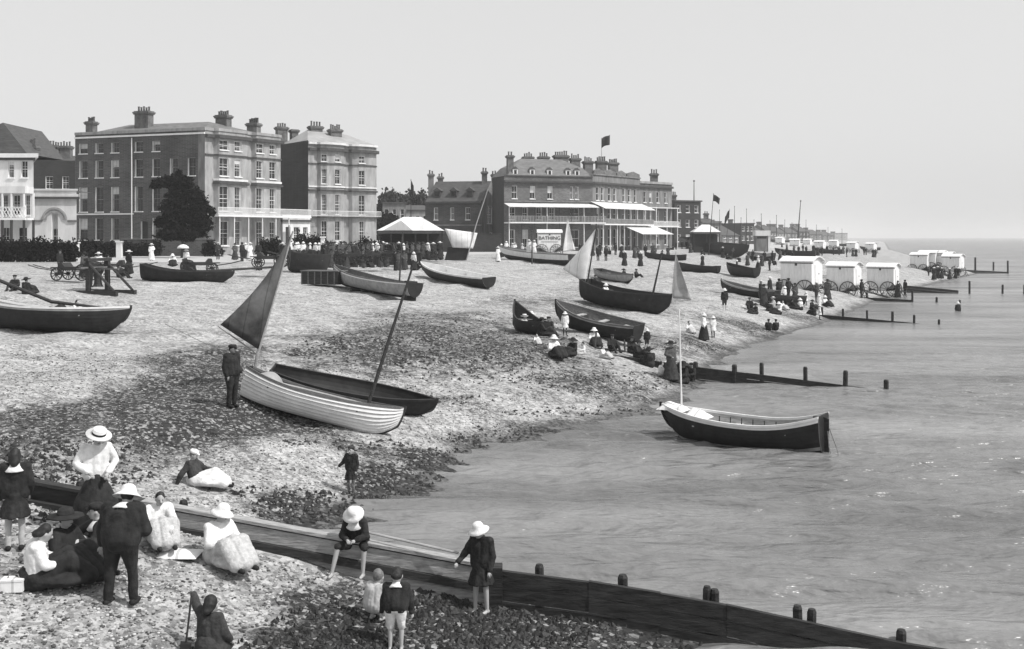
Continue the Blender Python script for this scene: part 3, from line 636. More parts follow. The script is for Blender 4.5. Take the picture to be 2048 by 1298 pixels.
def lodge():
    Y = 124; x0, x1 = (64-1024)/F*Y, (151-1024)/F*Y; P = (x0, Y); Q = (x1, Y+.3)
    b = Bld('gate_lodge', 'low white classical lodge with a tall arched recess and narrow dark doorway', 'lodge', P); H = 7.5
    d = dirn(P, Q); ua, ub = uof(88, P, d), uof(131, P, d); dz = uof(103, P, d); de = uof(115.5, P, d); sp = 4.2
    # front wall with an arched recess: built as a ring of voussoirs proud of the wall
    b.seg(P, Q, H, [(dz, de, -.2, 4.9)], 'stuccob', depth=.6, sill=False)
    cx = (ua+ub)/2; r = (ub-ua)/2; o = b.L(*P); u = Vector((d[0], d[1], 0)); n = u.cross(Vector((0,0,1))); mb = MB()
    for rr, w, out in ((r, .22, .16), (r*.74, .16, .1)):
        for i in range(14):
            a0, a1 = math.pi*i/14, math.pi*(i+1)/14; q = []
            for a, R_ in ((a0, rr), (a1, rr), (a1, rr+w), (a0, rr+w)): q.append(o+u*(cx+R_*math.cos(a))+Vector((0,0,sp+R_*math.sin(a)))+n*.003)
            mb.prism(q, n*out)
    mb.build('arch_moulding', 'stucco', b.root)
    mb = MB()
    for a, c in ((0, ua-.2), (ub+.25, math.hypot(x1-x0, .3))): mb.obox(o+u*a+Vector((0,0,sp-.25))+n*.003, u*(c-a), n*.14, Vector((0,0,.22)))
    mb.build('impost_band', 'stuccod', b.root)
    bk = (Q[0]-2.3, Q[1]+5); b.seg(Q, bk, H, [], 'stuccob'); b.seg((P[0], P[1]+5), P, H, [], 'stuccob')
    b.band([P, Q, bk], 6.55, 6.8, .3, 'trimd'); b.band([P, Q, bk], 6.8, 7.1, .2, 'stuccob', 'frieze'); b.band([P, Q, bk], H-.003, H+.2, .14, 'stuccob', 'coping')
    MB().add([b.L(P[0], P[1], H-.05), b.L(Q[0], Q[1], H-.05), b.L(Q[0], Q[1]+5, H-.05), b.L(P[0], P[1]+5, H-.05)], [(0,1,2,3)]).build('roof', 'lead', b.root); b.finish()
lodge()
def dark_house():
    Y = 158; P = ((62-1024)/F*Y, Y); Q = ((152-1024)/F*Y, Y+1); b = Bld('house', 'dark house with crowded chimneys rising behind the white lodge', 'house', P); H = 13.3
    b.seg(P, Q, H, [(2.0, 3.0, 9.2, 11), (4.3, 5.2, 9.2, 11)], 'brickd'); b.seg(Q, (Q[0]-2, Q[1]+8), H, [], 'brickd')
    r = b.roof([(P[0], P[1], H), (Q[0], Q[1], H), (Q[0], Q[1]+8, H), (P[0], P[1]+8, H)], [(P[0]+2, P[1]+4, H+1.0), (Q[0]-2, Q[1]+4, H+1.0)], 'slated')
    b.chimney((70-1024)/F*160, 160, 1.2, 1, H, 15.7, 3, r); b.chimney((104-1024)/F*160, 160, 1.6, 1, H, 15.6, 4, r); b.chimney((128-1024)/F*161, 161, 2.2, 1, H, 15.6, 5, r); b.finish()
    c = MB().cyl(b.L(*Q)+Vector((-1.2,-.1,0)), b.L(*Q)+Vector((-1.2,-.1,12.5)), .06, n=6); c.build('drainpipe', 'trim', b.root)
dark_house()
def veranda_house():
    Y = 108; P = (-64, Y); Q = ((67-1024)/F*Y, Y); b = Bld('veranda_house', 'white balconied house with lattice veranda and steep dark roof at the left edge', 'house', Q); H = 10.4
    d = dirn(P, Q); o = []
    for p0, p1 in ((16, 28), (42, 55)): o.append((uof(p0, P, d), uof(p1, P, d), 8.1, 9.75))
    for p0, p1 in ((4, 16), (26, 40), (50, 60)): o.append((uof(p0, P, d), uof(p1, P, d), 4.4, 6.4))
    for p0, p1 in ((2, 20), (36, 54)): o.append((uof(p0, P, d), uof(p1, P, d), .6, 3.2))
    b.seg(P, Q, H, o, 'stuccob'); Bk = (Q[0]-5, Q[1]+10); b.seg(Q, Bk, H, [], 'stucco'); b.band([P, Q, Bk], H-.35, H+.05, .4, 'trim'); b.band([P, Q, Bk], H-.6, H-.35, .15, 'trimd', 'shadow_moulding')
    z = H+.05; mb = MB(); ap = b.L((6-1024)/F*(Y+1), Y+1, 13.6)
    e0, e1 = b.L(-58, Y+.3, z), b.L((52-1024)/F*Y, Y+.3, z); mb.add([e0, e1, ap, e0+Vector((0,9,0)), e1+Vector((0,9,0)), ap+Vector((0,9,0))], [(0,1,2),(1,4,5,2),(0,2,5,3),(3,5,4)]); r = mb.build('gable_roof', 'slated', b.root)
    b.chimney((64-1024)/F*112, 112, 1, .8, z, 11.6, 3, r)
    # veranda: canopy, lattice balustrade, posts, brackets
    b.band([P, Q], 6.5, 7.15, 1.9, 'stuccob', 'veranda_canopy'); b.band([P, Q], 3.9, 4.1, 1.9, 'trim', 'veranda_floor')
    u = Vector((1, 0, 0)); a = b.L(P[0], Y-1.85); L_ = Q[0]-P[0]; mb = MB()
    for i in range(int(L_/.3)):
        x = i*.3; mb.cyl(a+Vector((x,0,4.15)), a+Vector((x+.5,0,5.1)), .03, n=4); mb.cyl(a+Vector((x+.5,0,4.15)), a+Vector((x,0,5.1)), .03, n=4)
    mb.obox(a+Vector((0,-.03,5.1)), u*L_, Vector((0,.08,0)), Vector((0,0,.08))); mb.build('lattice_railing', 'trim', b.root)
    for px in (-20, 4, 22, 47, 66):
        x = (px-1024)/F*(Y-1.9); v = b.L(x, Y-1.8); MB().box((v.x-.07, v.y-.07, 4.1), (v.x+.07, v.y+.07, 6.5)).build('veranda_post', 'trim', b.root); MB().cyl(v, v+Vector((0,0,3.9)), .13, n=8).build('veranda_column', 'woodd', b.root)
    b.finish()
veranda_house()
def dormer_house():
    C = (-5.0, 180); A = (-14.4, 182.2); Bk = (-1.9, 186.5); b = Bld('villa', 'two storey villa with three roof dormers and tall chimneys between the kiosk and the hotel', 'house', C)
    H = 8.1; d = dirn(A, C); o = []
    for p0, p1 in ((868, 876), (901, 908), (931, 940)): o += [(uof(p0, A, d), uof(p1, A, d), 5.1, 7.1), (uof(p0-2, A, d), uof(p1+2, A, d), .9, 3.2)]
    b.seg(A, C, H, o, 'brickr', bars=(1, 1)); e = dirn(C, Bk); Lg = math.hypot(3.1, 6.5)
    b.seg(C, Bk, H, [(uof(974, C, e), uof(984, C, e), 4.5, 7.4), (3, 4, .8, 3)], 'stuccod'); D = (A[0]+3.1, A[1]+6.5); b.seg(Bk, D, H, [], 'brickr'); b.seg(D, A, H, [], 'brickr')
    b.band([A, C], H-.3, H, .35, 'trimd'); b.band([A, C], 4.1, 4.3, .12, 'stuccod', 'string_course')
    # gabled roof, ridge parallel to the front
    r0 = lerp2(A, D, .5); r1 = lerp2(C, Bk, .5); zr = 11.6; mb = MB()
    v = [b.L(*A, H), b.L(*C, H), b.L(*Bk, H), b.L(*D, H), b.L(*r0, zr), b.L(*r1, zr)]; mb.add(v, [(0,1,5,4), (2,3,4,5)]); r = mb.build('roof', 'slated', b.root)
    MB().add([v[1], v[2], v[5]], [(0,1,2)]).build('gable', 'stuccod', b.root); MB().add([v[3], v[0], v[4]], [(0,1,2)]).build('gable', 'stuccod', b.root)
    for px in (872, 905, 937):
        u = uof(px, A, d); q = Vector((*along(A, d, u, -.6), 0))-b.org; q.z = 8.9; U_ = Vector((d[0], d[1], 0)); n = U_.cross(Vector((0,0,1)))
        m_ = MB().obox(q-U_*.55, U_*1.1, -n*1.2, Vector((0,0,1.0)), 0); m_.obox(q-U_*.4+Vector((0,0,.15))+n*.01, U_*.8, -n*.01, Vector((0,0,.75)), 1)
        m_.prism([q-U_*.75+Vector((0,0,1.0))+n*.1, q+U_*.75+Vector((0,0,1.0))+n*.1, q+Vector((0,0,1.6))+n*.1], -n*1.6, 2); m_.build('dormer', ['trimd', 'glass', 'slated'], r)
    for (px, Y, z1, w) in ((862, 185, 12.9, .9), (881, 188, 12.6, .9), (969, 183.3, 13.2, .9), (988, 187.6, 13.0, .9)): b.chimney((px-1024)/F*Y, Y, w, .7, 8.6, z1, 2, r, m='chim' if px > 900 else 'stuccod')
    b.finish()
dormer_house()
def hotel():
    A = (-1.25, 172); C = (13.0, 177); E = (22.1, 189.6); b = Bld('seafront_hotel', 'long three storey hotel with white veranda roofs, mansard dormers and a flag, facing the sea', 'hotel', C)
    H = 11.8; d = dirn(A, C); e = dirn(C, E); LA = math.hypot(C[0]-A[0], C[1]-A[1]); LE = math.hypot(E[0]-C[0], E[1]-C[1]); o = []
    for p0, p1 in ((1024, 1034), (1060, 1070), (1095, 1105), (1140, 1146), (1150, 1157)): o += [(uof(p0, A, d), uof(p1, A, d), 8.3, 10.3)]
    for p0, p1 in ((1018, 1030), (1044, 1056), (1072, 1084), (1098, 1110), (1140, 1158)): o += [(uof(p0, A, d), uof(p1, A, d), 5.0, 6.9), (uof(p0, A, d), uof(p1, A, d), .6, 3.4)]
    b.seg(A, C, H, o, 'brickm', bars=(1, 1)); o = []
    for p0, p1 in ((1192, 1198), (1202, 1208), (1216, 1222), (1227, 1233), (1245, 1251), (1256, 1262), (1268, 1273)): o += [(uof(p0, C, e), uof(p1, C, e), 8.2, 10.4), (uof(p0, C, e), uof(p1, C, e), 5.1, 7.0), (uof(p0, C, e), uof(p1, C, e), .8, 3.6)]
    b.seg(C, E, H+.5, o, 'stuccod', bars=(0, 1)); E2 = (E[0]-8, E[1]+6); b.seg(E, E2, H, [], 'stuccod'); b.seg(E2, (A[0]-2, A[1]+9), H, [], 'brickm'); b.seg((A[0]-2, A[1]+9), A, H, [], 'brickd')
    b.band([A, C, E], 10.85, 11.15, .5, 'trimd'); b.band([A, C], H, H+.2, .15, 'trimd', 'coping'); b.band([C, E], H+.5, H+.7, .2, 'stuccod', 'coping'); b.band([A, C, E], 7.8, 7.98, .15, 'stuccod', 'string_course')
    # verandas: sloped white canopies (real slabs), floors, railings and posts
    def canopy(P, Q, zi, zo, out, m='stuccob', name='veranda_roof', th=.08, ext=0, zb=None):
        P, Q = b.L(*P), b.L(*Q); u = (Q-P).normalized(); n = u.cross(Vector((0,0,1))); P = P-u*ext; Q = Q+u*ext
        v = [P+n*.003+Vector((0,0,zi)), Q+n*.003+Vector((0,0,zi)), Q+n*out+Vector((0,0,zo)), P+n*out+Vector((0,0,zo))]; MB().prism(v, (0,0,th)).build(name, m, b.root)
    canopy(A, C, 7.5, 6.9, 2.6); canopy(C, E, 7.9, 6.8, 2.7, ext=.6)
    b.railing(A, along(C, d, 1.2), 4.6, 5.55, 2.4, 'stucco', bars=.25, th=.09); b.railing(along(C, e, -.6), along(E, e, .2), 4.4, 5.2, 2.5, 'stucco', bars=.22, th=.09)
    for k in range(8): q = along(A, d, .2+k*LA/7.2, 1.9); v = b.L(*q); MB().cyl(v, v+Vector((0,0,7.05)), .09, n=6).build('veranda_post', 'trimd' if k % 3 else 'trim', b.root)
    for k in range(8): q = along(C, e, k*LE/7, 2.0); v = b.L(*q); MB().cyl(v, v+Vector((0,0,6.95)), .08, n=6).build('veranda_post', 'trim', b.root)
    P1, Q1 = along(C, e, uof(1236, C, e)-1, 1), along(C, e, LE+2.5, 1); canopy(P1, Q1, 4.3, 2.7, 4.2, 'canv2', 'canvas_awning', .04)
    # mansard with dormers
    z = 11.95; mb = MB(); i1 = lambda P, du, out, zz: b.L(*P, zz)
    D_ = Vector((d[0], d[1], 0)); n = D_.cross(Vector((0,0,1))); a0, c0 = b.L(*A), b.L(*C); bk0, bk1 = a0-n*9, c0-n*9+Vector((0,0,0))
    s_ = [a0-n*.5+D_*.8, c0-n*.5+D_*.2, bk1+D_*.2, bk0+D_*.8]; t_ = [s_[0]-n*1.3+D_*1.2, s_[1]-n*1.3-D_*1.2, s_[2]+n*1.3-D_*1.2, s_[3]+n*1.3+D_*1.2]
    t2 = [(t_[0]+t_[3])/2+D_*2.5, (t_[1]+t_[2])/2-D_*2.5]
    v = [p+Vector((0,0,z)) for p in s_]+[p+Vector((0,0,z+1.5)) for p in t_]+[p+Vector((0,0,z+3.0)) for p in t2]
    mb.add(v, [(0,1,5,4),(1,2,6,5),(2,3,7,6),(3,0,4,7),(4,5,9,8),(5,6,9),(6,7,8,9),(7,4,8)]); r = mb.build('mansard_roof', 'slate', b.root)
    for px in (1034, 1068, 1103, 1140, 1158):
        u = uof(px, A, d); q = a0+D_*u-n*.75+Vector((0,0,z+.15)); m_ = MB().obox(q-D_*.4, D_*.8, -n*1.2, Vector((0,0,.9)), 0); m_.obox(q-D_*.22+n*.01+Vector((0,0,.12)), D_*.44, -n*.008, Vector((0,0,.62)), 1)
        m_.prism([q-D_*.5+n*.08+Vector((0,0,.9)), q+D_*.5+n*.08+Vector((0,0,.9)), q+n*.08+Vector((0,0,1.3))], -n*1.3, 2); m_.build('dormer', ['trim', 'glass', 'slated'], r)
    b.chimney((1020-1024)/F*174, 174, .95, .8, z-1, 15.2, 2, r, ang=.33)
    for px, Y, z1, w, p in ((1056, 181, 15.5, 1.6, 4), (1087, 182, 15.6, 1.6, 4), (1122, 182, 15.8, 2.4, 6), (1150, 183, 15.4, 1.6, 4), (1176, 183, 14.9, 1.5, 4), (1202, 184, 15.0, 1.7, 5), (1226, 186.5, 14.9, 1.6, 5)): b.chimney((px-1024)/F*Y, Y, w, .9, z-.5, z1, p, r, ang=.33, m='brickm')
    # shallow gables on the sea front
    for p0, p1 in ((1188, 1207), (1208, 1232), (1234, 1252), (1254, 1279)):
        u0, u1 = uof(p0, C, e), uof(p1, C, e); U_ = Vector((e[0], e[1], 0)); nn_ = U_.cross(Vector((0,0,1))); q = b.L(*C)+nn_*.05; MB().prism([q+U_*u0+Vector((0,0,H+.7)), q+U_*u1+Vector((0,0,H+.7)), q+U_*u1+Vector((0,0,H+1.2)), q+U_*(u0+u1)/2+Vector((0,0,H+1.6)), q+U_*u0+Vector((0,0,H+1.2))], -nn_*.4).build('gable', 'brickm', b.root)
    # flat roof
    MB().add([b.L(*A, H-.1), b.L(*C, H-.1), b.L(*E, H-.1), b.L(*E2, H-.1), b.L(A[0]-2, A[1]+9, H-.1)], [(0,1,2,3,4)]).build('roof', 'lead', b.root)
    b.finish()
hotel()
def hotel_annexe():
    P = (21.9, 190.8); Q = (28.7, 197.0); b = Bld('boarding_house', 'grey three storey boarding house joined beyond the hotel, with a veranda', 'house', P); H = 11.6; d = dirn(P, Q); o = []
    for p0, p1 in ((1287, 1292), (1299, 1304), (1313, 1318), (1329, 1334)): o += [(uof(p0, P, d), uof(p1, P, d), a, c) for a, c in ((8.3, 10.2), (4.9, 6.9), (.9, 3.2))]
    b.seg(P, Q, H, o, 'stuccod', bars=(0, 1)); b.seg(Q, (Q[0]-6, Q[1]+6), H, [], 'stuccod'); b.band([P, Q], 10.9, 11.25, .4, 'trimd'); b.band([P, Q], H, H+.4, .2, 'stucco', 'parapet')
    b.railing(along(P, d, -.5), Q, 4.2, 5.0, 1.6, 'trim', bars=.25, th=.08); r = b.band([P, Q], 7.3, 7.45, 1.6, 'stuccob', 'veranda_roof')
    for k in range(4): v = b.L(*along(P, d, .2+k*2.9, 1.5)); MB().cyl(v, v+Vector((0,0,7.3)), .09, n=6).build('veranda_post', 'trim', b.root)
    MB().add([b.L(*P, H-.05), b.L(*Q, H-.05), b.L(Q[0]-6, Q[1]+6, H-.05), b.L(P[0]-6, P[1]+6, H-.05)], [(0,1,2,3)]).build('roof', 'lead', b.root)
    b.chimney((1308-1024)/F*196, 196, 1.3, .9, H-.1, 13.6, 3); b.finish()
hotel_annexe()
def plain_house(name, label, px0, px1, Y, ytop, m='brickd', roofm='slated', hip=1.2, chim=((.2, 3),), group=None, depth=9, ang=.25, wins=(3, 2), flat=False, base=None, floors=None):
    sc = F/Y; P = ((px0-1024)/sc, Y); Q = ((px1-1024)/sc, Y+math.tan(ang)*(px1-px0)/sc); z0 = PZ0 if base is None else base; H = (HOR-ytop)/sc+HC-z0-(0 if flat else hip)
    b = Bld(name, label, 'house', P, z0, group); d = dirn(P, Q); L_ = math.hypot(Q[0]-P[0], Q[1]-P[1]); o = []
    nx, ny = wins
    for i in range(nx):
        for j in range(ny):
            cx = L_*(i+.5)/nx; w = min(.5, L_/nx*.28); fh = (H-.8)/ny; v0 = .5+j*fh+fh*.25; o.append((cx-w, cx+w, v0, v0+fh*.5))
    b.seg(P, Q, H, o, m, bars=(0, 1)); n = (d[1], -d[0]); Bk = (Q[0]-n[0]*depth, Q[1]-n[1]*depth); A2 = (P[0]-n[0]*depth, P[1]-n[1]*depth)
    b.seg(Q, Bk, H, [], m); b.seg(A2, P, H, [], m); b.band([P, Q, Bk], H-.3, H, .25, 'trimd')
    if flat: r = MB().add([b.L(*P, H), b.L(*Q, H), b.L(*Bk, H), b.L(*A2, H)], [(0,1,2,3)]).build('roof', roofm, b.root)
    else:
        m0, m1 = lerp2(P, A2, .5), lerp2(Q, Bk, .5); r = b.roof([(*P, H), (*Q, H), (*Bk, H), (*A2, H)], [(*lerp2(m0, m1, .12), H+hip), (*lerp2(m0, m1, .88), H+hip)], roofm)
    for t_, p in chim:
        q = lerp2(lerp2(P, A2, .5), lerp2(Q, Bk, .5), t_); b.chimney(q[0], q[1], 1.1*max(1, sc**-1*8), .9, H-.2, H+(0 if flat else hip)+1.3, p, r, m='chim')
    b.finish(); return b
plain_house('house', 'dark square house with a single stout chimney beyond the boarding house', 1349, 1407, 232, 400, 'brickd', 'slated', chim=((.45, 3),), flat=True, wins=(3, 3), ang=.5)
plain_house('house', 'pale low building with a flat roof showing left of the villa over the trees', 765, 812, 205, 404, 'stuccod', 'lead', chim=(), flat=True, wins=(3, 2), ang=.1)
plain_house('house', 'wider pale building under dark eaves between the far trees and the villa', 800, 856, 215, 409, 'stucco', 'slated', chim=(), hip=1.0, wins=(4, 2), ang=.1)
plain_house('house', 'small gabled house with dark roof seen just past the dark square house', 1407, 1446, 270, 436, 'far', 'slated', chim=((.7, 2),), wins=(2, 2), ang=.4)
FH = [(1444, 1482, 330, 450, 'far', 0, 'low house with a long dark roof near the white kiosk'), (1482, 1512, 345, 446, 'brickd', 1, 'squat dark flat topped block behind the white hut'), (1512, 1536, 420, 452, 'farl', 0, 'narrow pale house right of the dark block'),
      (1534, 1556, 470, 449, 'far', 0, 'tall narrow grey house on the far front'), (1554, 1576, 520, 453, 'farl', 0, 'pale house in the middle of the far row'), (1574, 1600, 560, 454, 'far', 0, 'grey house just left of the tall far mast'),
      (1598, 1622, 620, 452, 'brickd', 0, 'dark pointed house just right of the tall far mast'), (1620, 1648, 700, 459, 'far', 0, 'low grey house near the end of the far row'), (1646, 1672, 800, 463, 'far', 0, 'last but one house of the far row'),
      (1670, 1700, 950, 466, 'farl', 1, 'last pale building of the far row towards the bay')]
for i, (a, c, Y, yt, m, fl, lab) in enumerate(FH): plain_house('house', lab, a, c, Y, yt, m, 'slated', hip=3 if not fl else 0, chim=((.3, 0),) if i % 2 else ((.7, 0), (.2, 0)), flat=bool(fl), wins=(3, 2), ang=.5, depth=14, group='far houses along the front')

# ------------------------------------------------------------------ boats
def hull_geo(L, B, D, tr, bowr, sternr, rake, ns=9):
    def st(t):
        b = B/2*(tr+(1-tr)*math.sin(math.pi/2*min(1, t/.45))) if t < .45 else B/2*max(.012, 1-((t-.45)/.55)**2.4)
        h = D*(1+(bowr*((t-.4)/.6)**2 if t > .4 else sternr*((.4-t)/.4)**2))
        k = (D*.55*((t-.82)/.18)**2 if t > .82 else 0) + (D*.16*((.25-t)/.25)**2 if t < .25 else 0)
        return b, h, k
    def pt(t, s, off=0.0):
        b, h, k = st(t); a = s*math.pi/2; w = max(0, (t-.6)/.4)**2
        y = b*math.sin(a)**(.72+.5*w); z = k+(h-k)*(1-math.cos(a))**.85
        x = -L/2+L*t - rake*L*(1-s)**1.5*w
        return Vector((x, y+off*(.3+.7*math.sin(a)), z-off*.5*math.cos(a)))
    return st, pt
def boat(label, cx, cy, cz, yaw, L=5, B=1.7, D=.7, tr=.55, bowr=.4, sternr=.15, rake=.08, cols=('hullw',), inner='woodd', rail='varn', roll=0, pitch=0, ns=9, thw=3, lap=.018, name='rowing_boat',
         group=None, rudder=False, mast=None, oars=0, keelm='woodd', N=26, cat='boat'):
    """cols: one material per strake from the keel up"""
    t_ = thing(name, label, cat, (cx, cy, cz), group=group); t_.rotation_euler = (roll, pitch, yaw); t_.rotation_mode = 'XYZ'
    st, pt = hull_geo(L, B, D, tr, bowr, sternr, rake); cl = list(cols)
    if len(cl) < ns: cl = [cl[min(len(cl)-1, int(i*len(cl)/ns))] for i in range(ns)]
    um = list(dict.fromkeys(cl)); mb = MB(); lap_shade = len(um)
    for sgn in (1, -1):
        for j in range(ns):
            s0, s1 = (j/ns)**.9, ((j+1)/ns)**.9; A = []; C_ = []
            for i in range(N+1):
                t = i/N; f = 1 if t < .97 else .2
                a = pt(t, s0, lap*f); c = pt(t, s1, 0.0); A.append(Vector((a.x, a.y*sgn, a.z))); C_.append(Vector((c.x, c.y*sgn, c.z)))
            vs = A+C_; n = N+1
            mb.add(vs, [((i, i+1, n+i+1, n+i) if sgn < 0 else (i+1, i, n+i, n+i+1)) for i in range(N)], um.index(cl[j]))
            if j:   # the lap: a real step between two strakes, its face painted dark as shadow line
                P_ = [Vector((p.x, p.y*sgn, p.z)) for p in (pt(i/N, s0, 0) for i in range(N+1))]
                mb.add(P_+A, [((i, i+1, n+i+1, n+i) if sgn < 0 else (i+1, i, n+i, n+i+1)) for i in range(N)], lap_shade)
    h = mb.build('hull', um+['lap_shade'], t_)
    mb = MB()
    for sgn in (1, -1):
        rows = []
        for j in range(7):
            s = .12+.88*j/6; rows.append([Vector((p.x-.01, max(0, p.y-.035)*sgn, p.z+.02 if j < 6 else p.z)) for p in (pt(i/N*.985, s) for i in range(N+1))])
        for a, c in zip(rows[:-1], rows[1:]): mb.add(a+c, [((i+1, i, N+1+i, N+2+i) if sgn < 0 else (i, i+1, N+2+i, N+1+i)) for i in range(N)])
    fl = [[pt(i/N*.985, .12) for i in range(N+1)]]; a = [Vector((p.x, max(0, p.y-.035), p.z+.02)) for p in fl[0]]; c = [Vector((p.x, -p.y, p.z)) for p in a]
    mb.add(a+c, [(i, i+1, N+2+i, N+1+i) for i in range(N)]); mb.build('inner_planking', inner, t_)
    # transom
    ring = [pt(0, s) for s in np.linspace(0, 1, 10)]; tm = MB(); v = ring + [Vector((p.x, -p.y, p.z)) for p in ring[::-1]]; tm.prism(v, (.05, 0, 0)); tm.build('transom', keelm if keelm != 'woodd' else 'hullb', t_)
    for sgn in (1, -1):
        g = MB(); prev = None; vs = []
        for i in range(N+1):
            p = pt(i/N, 1); w0, w1 = .035, -.045
            for dy, dz in ((w0, -.05), (w0, .02), (w1, .02), (w1, -.05)): vs.append(Vector((p.x, max(.0, p.y+dy)*sgn if i < N else dy*sgn*.3, p.z+dz)))
        g.add(vs, [(i*4+k, i*4+(k+1) % 4, i*4+4+(k+1) % 4, i*4+4+k) for i in range(N) for k in range(4)]+[(0,1,2,3), (N*4, N*4+1, N*4+2, N*4+3)]); g.build('gunwale', rail, t_)
    k = MB(); ks = [pt(i/N, 0) for i in range(N+1)]+[pt(1, s) for s in np.linspace(.1, 1, 8)]; k.tube([p+Vector((0.02 if i >= N else 0, 0, -.03)) for i, p in enumerate(ks)], .035, 6); e = pt(1, 1); k.box((e.x-.04, -.03, e.z-.1), (e.x+.05, .03, e.z+.05)); k.build('keel_and_stem', keelm, t_)
    for i in range(thw):
        t = .2+.52*i/max(1, thw-1); b, hh, kk = st(t); x = -L/2+L*t; yy = b*.93; MB().box((x-.12, -yy, kk+(hh-kk)*.68), (x+.12, yy, kk+(hh-kk)*.68+.04)).build('thwart', 'woodl' if inner != 'woodd' else 'wood', t_)
    if rudder:
        p = pt(0, 1); r = MB(); r.box((p.x-.16, -.02, D*.05), (p.x-.02, .02, p.z-.1)); r.box((p.x-.1, -.03, p.z-.1), (p.x+.3, .03, p.z-.06)); r.build('rudder', keelm, t_)
    for q in range(oars):
        y = (-.22+.16*q); o = MB(); o.cyl((-L*.33, y, D*.98), (L*.3, y+.1, D*1.04), .028, n=6); o.box((L*.3, y+.03, D*1.02), (L*.3+.55, y+.17, D*1.06)); o.build('oar', 'woodl', t_)
    if mast:
        x, h_, lean, r_, mm = mast; MB().tube([(x, 0, .1), (x+lean*.5, 0, h_*.5), (x+lean, 0, h_)], [r_, r_*.9, r_*.5], 8).build('mast', mm, t_)
    return t_
def between(ps, pb, **k):
    """keel line from the stern point to the bow point (world)"""
    ps, pb = Vector(ps), Vector(pb); d = pb-ps; c = (ps+pb)/2
    return dict(cx=c.x, cy=c.y, cz=c.z, yaw=math.atan2(d.y, d.x), pitch=-math.atan2(d.z, math.hypot(d.x, d.y)), L=d.length*k.pop('lx', 1.0), **k)
def P3(px, py, dz=0): p = at(px, py); return Vector((p.x, p.y, gz(p.x, p.y)+dz))
def sail(name, pts, m, parent, belly=.25, n=10, seams=0):
    """a triangular or four cornered cloth with belly, corners given in the parent's frame"""
    A = [Vector(p) for p in pts]
    if len(A) == 3: A = [A[0], A[1], A[2], A[2]]
    nn = (A[1]-A[0]).cross(A[3]-A[0]).normalized(); vs = []
    for i in range(n+1):
        for j in range(n+1):
            u, v = i/n, j/n; p = A[0]*(1-u)*(1-v)+A[1]*u*(1-v)+A[2]*u*v+A[3]*(1-u)*v
            vs.append(p+nn*(belly*math.sin(math.pi*u)*math.sin(math.pi*min(1, v*1.1+.0))+.03*math.sin(9*u+5*v)*math.sin(math.pi*v)))
    mb = MB().add(vs, [(i*(n+1)+j, (i+1)*(n+1)+j, (i+1)*(n+1)+j+1, i*(n+1)+j+1) for i in range(n) for j in range(n)])
    o = mb.build(name, m, parent, True); s = o.modifiers.new('cloth_thickness', 'SOLIDIFY'); s.thickness = .012; return o
def frame_inv(t): bpy.context.view_layer.update(); return t.matrix_world.inverted()

# moored launch
a = Vector((9.05, 31.9, 0)); c = Vector((4.7, 34.6, 0)); K = between(a, c, lx=1.0); K['cz'] = -.22
mo = boat('black moored boat with pale rail, slim white mast and white cloth heaped in its bow', **K, B=1.75, D=.88, tr=.62, bowr=.34, sternr=.42, rake=.09, cols=['hullb','hullb','hullg','hullb','hullb','hullb','hullb','hullb','hullw'], inner='woodl', rail='hullw', rudder=True, ns=9, thw=4, lap=.012, name='moored_boat')
MB().cyl((1.85, 0, .4), (1.95, 0, 4.15), .035, .022, 8).build('mast', 'hullw', mo)
b = MB()
def clothheap(L, W_, H_, seed, nx=18, ny=12):
    v = []; 
    for i in range(nx+1):
        for j in range(ny+1):
            u, w = i/nx, j/ny; x = (u-.5)*L; y = (w-.5)*W_; e = (math.sin(math.pi*u)*math.sin(math.pi*w))**.5
            v.append(Vector((x, y, H_*e*(.7+.6*mnoise.noise(Vector((x*2.2+seed, y*2.2, 0)))))))
    return v, [(i*(ny+1)+j, (i+1)*(ny+1)+j, (i+1)*(ny+1)+j+1, i*(ny+1)+j+1) for i in range(nx) for j in range(ny)]
v, f = clothheap(.95, .55, .26, 3); b.add([p+Vector((2.15, 0, 1.02)) for p in v], f); v, f = clothheap(.7, 1.0, .4, 8); b.add([p+Vector((1.35, 0, .82)) for p in v], f)
tag(b.build('folded_sail', 'sail', None, True), 'crumpled white sail heaped in the bow of the black moored boat', 'sail'); cs = bpy.data.objects['folded_sail']; cs.matrix_world = mo.matrix_world if False else (Matrix.Translation(mo.location) @ mo.rotation_euler.to_matrix().to_4x4())
for i in range(7): MB().tube([(-1.7+i*.36, .62-.03*i, .78), (-1.7+i*.36, .6-.03*i, 1.02)], .018, 5).build('thole_pin', 'woodd', mo)
b = MB(); b.tube([(-2.72, .0, .9), (-2.95, .1, .4), (-3.05, .15, .1), (-2.9, .2, -.05), (-2.75, .1, .35), (-2.7, .05, .8)], .018, 5); b.build('mooring_rope', 'rope', mo)
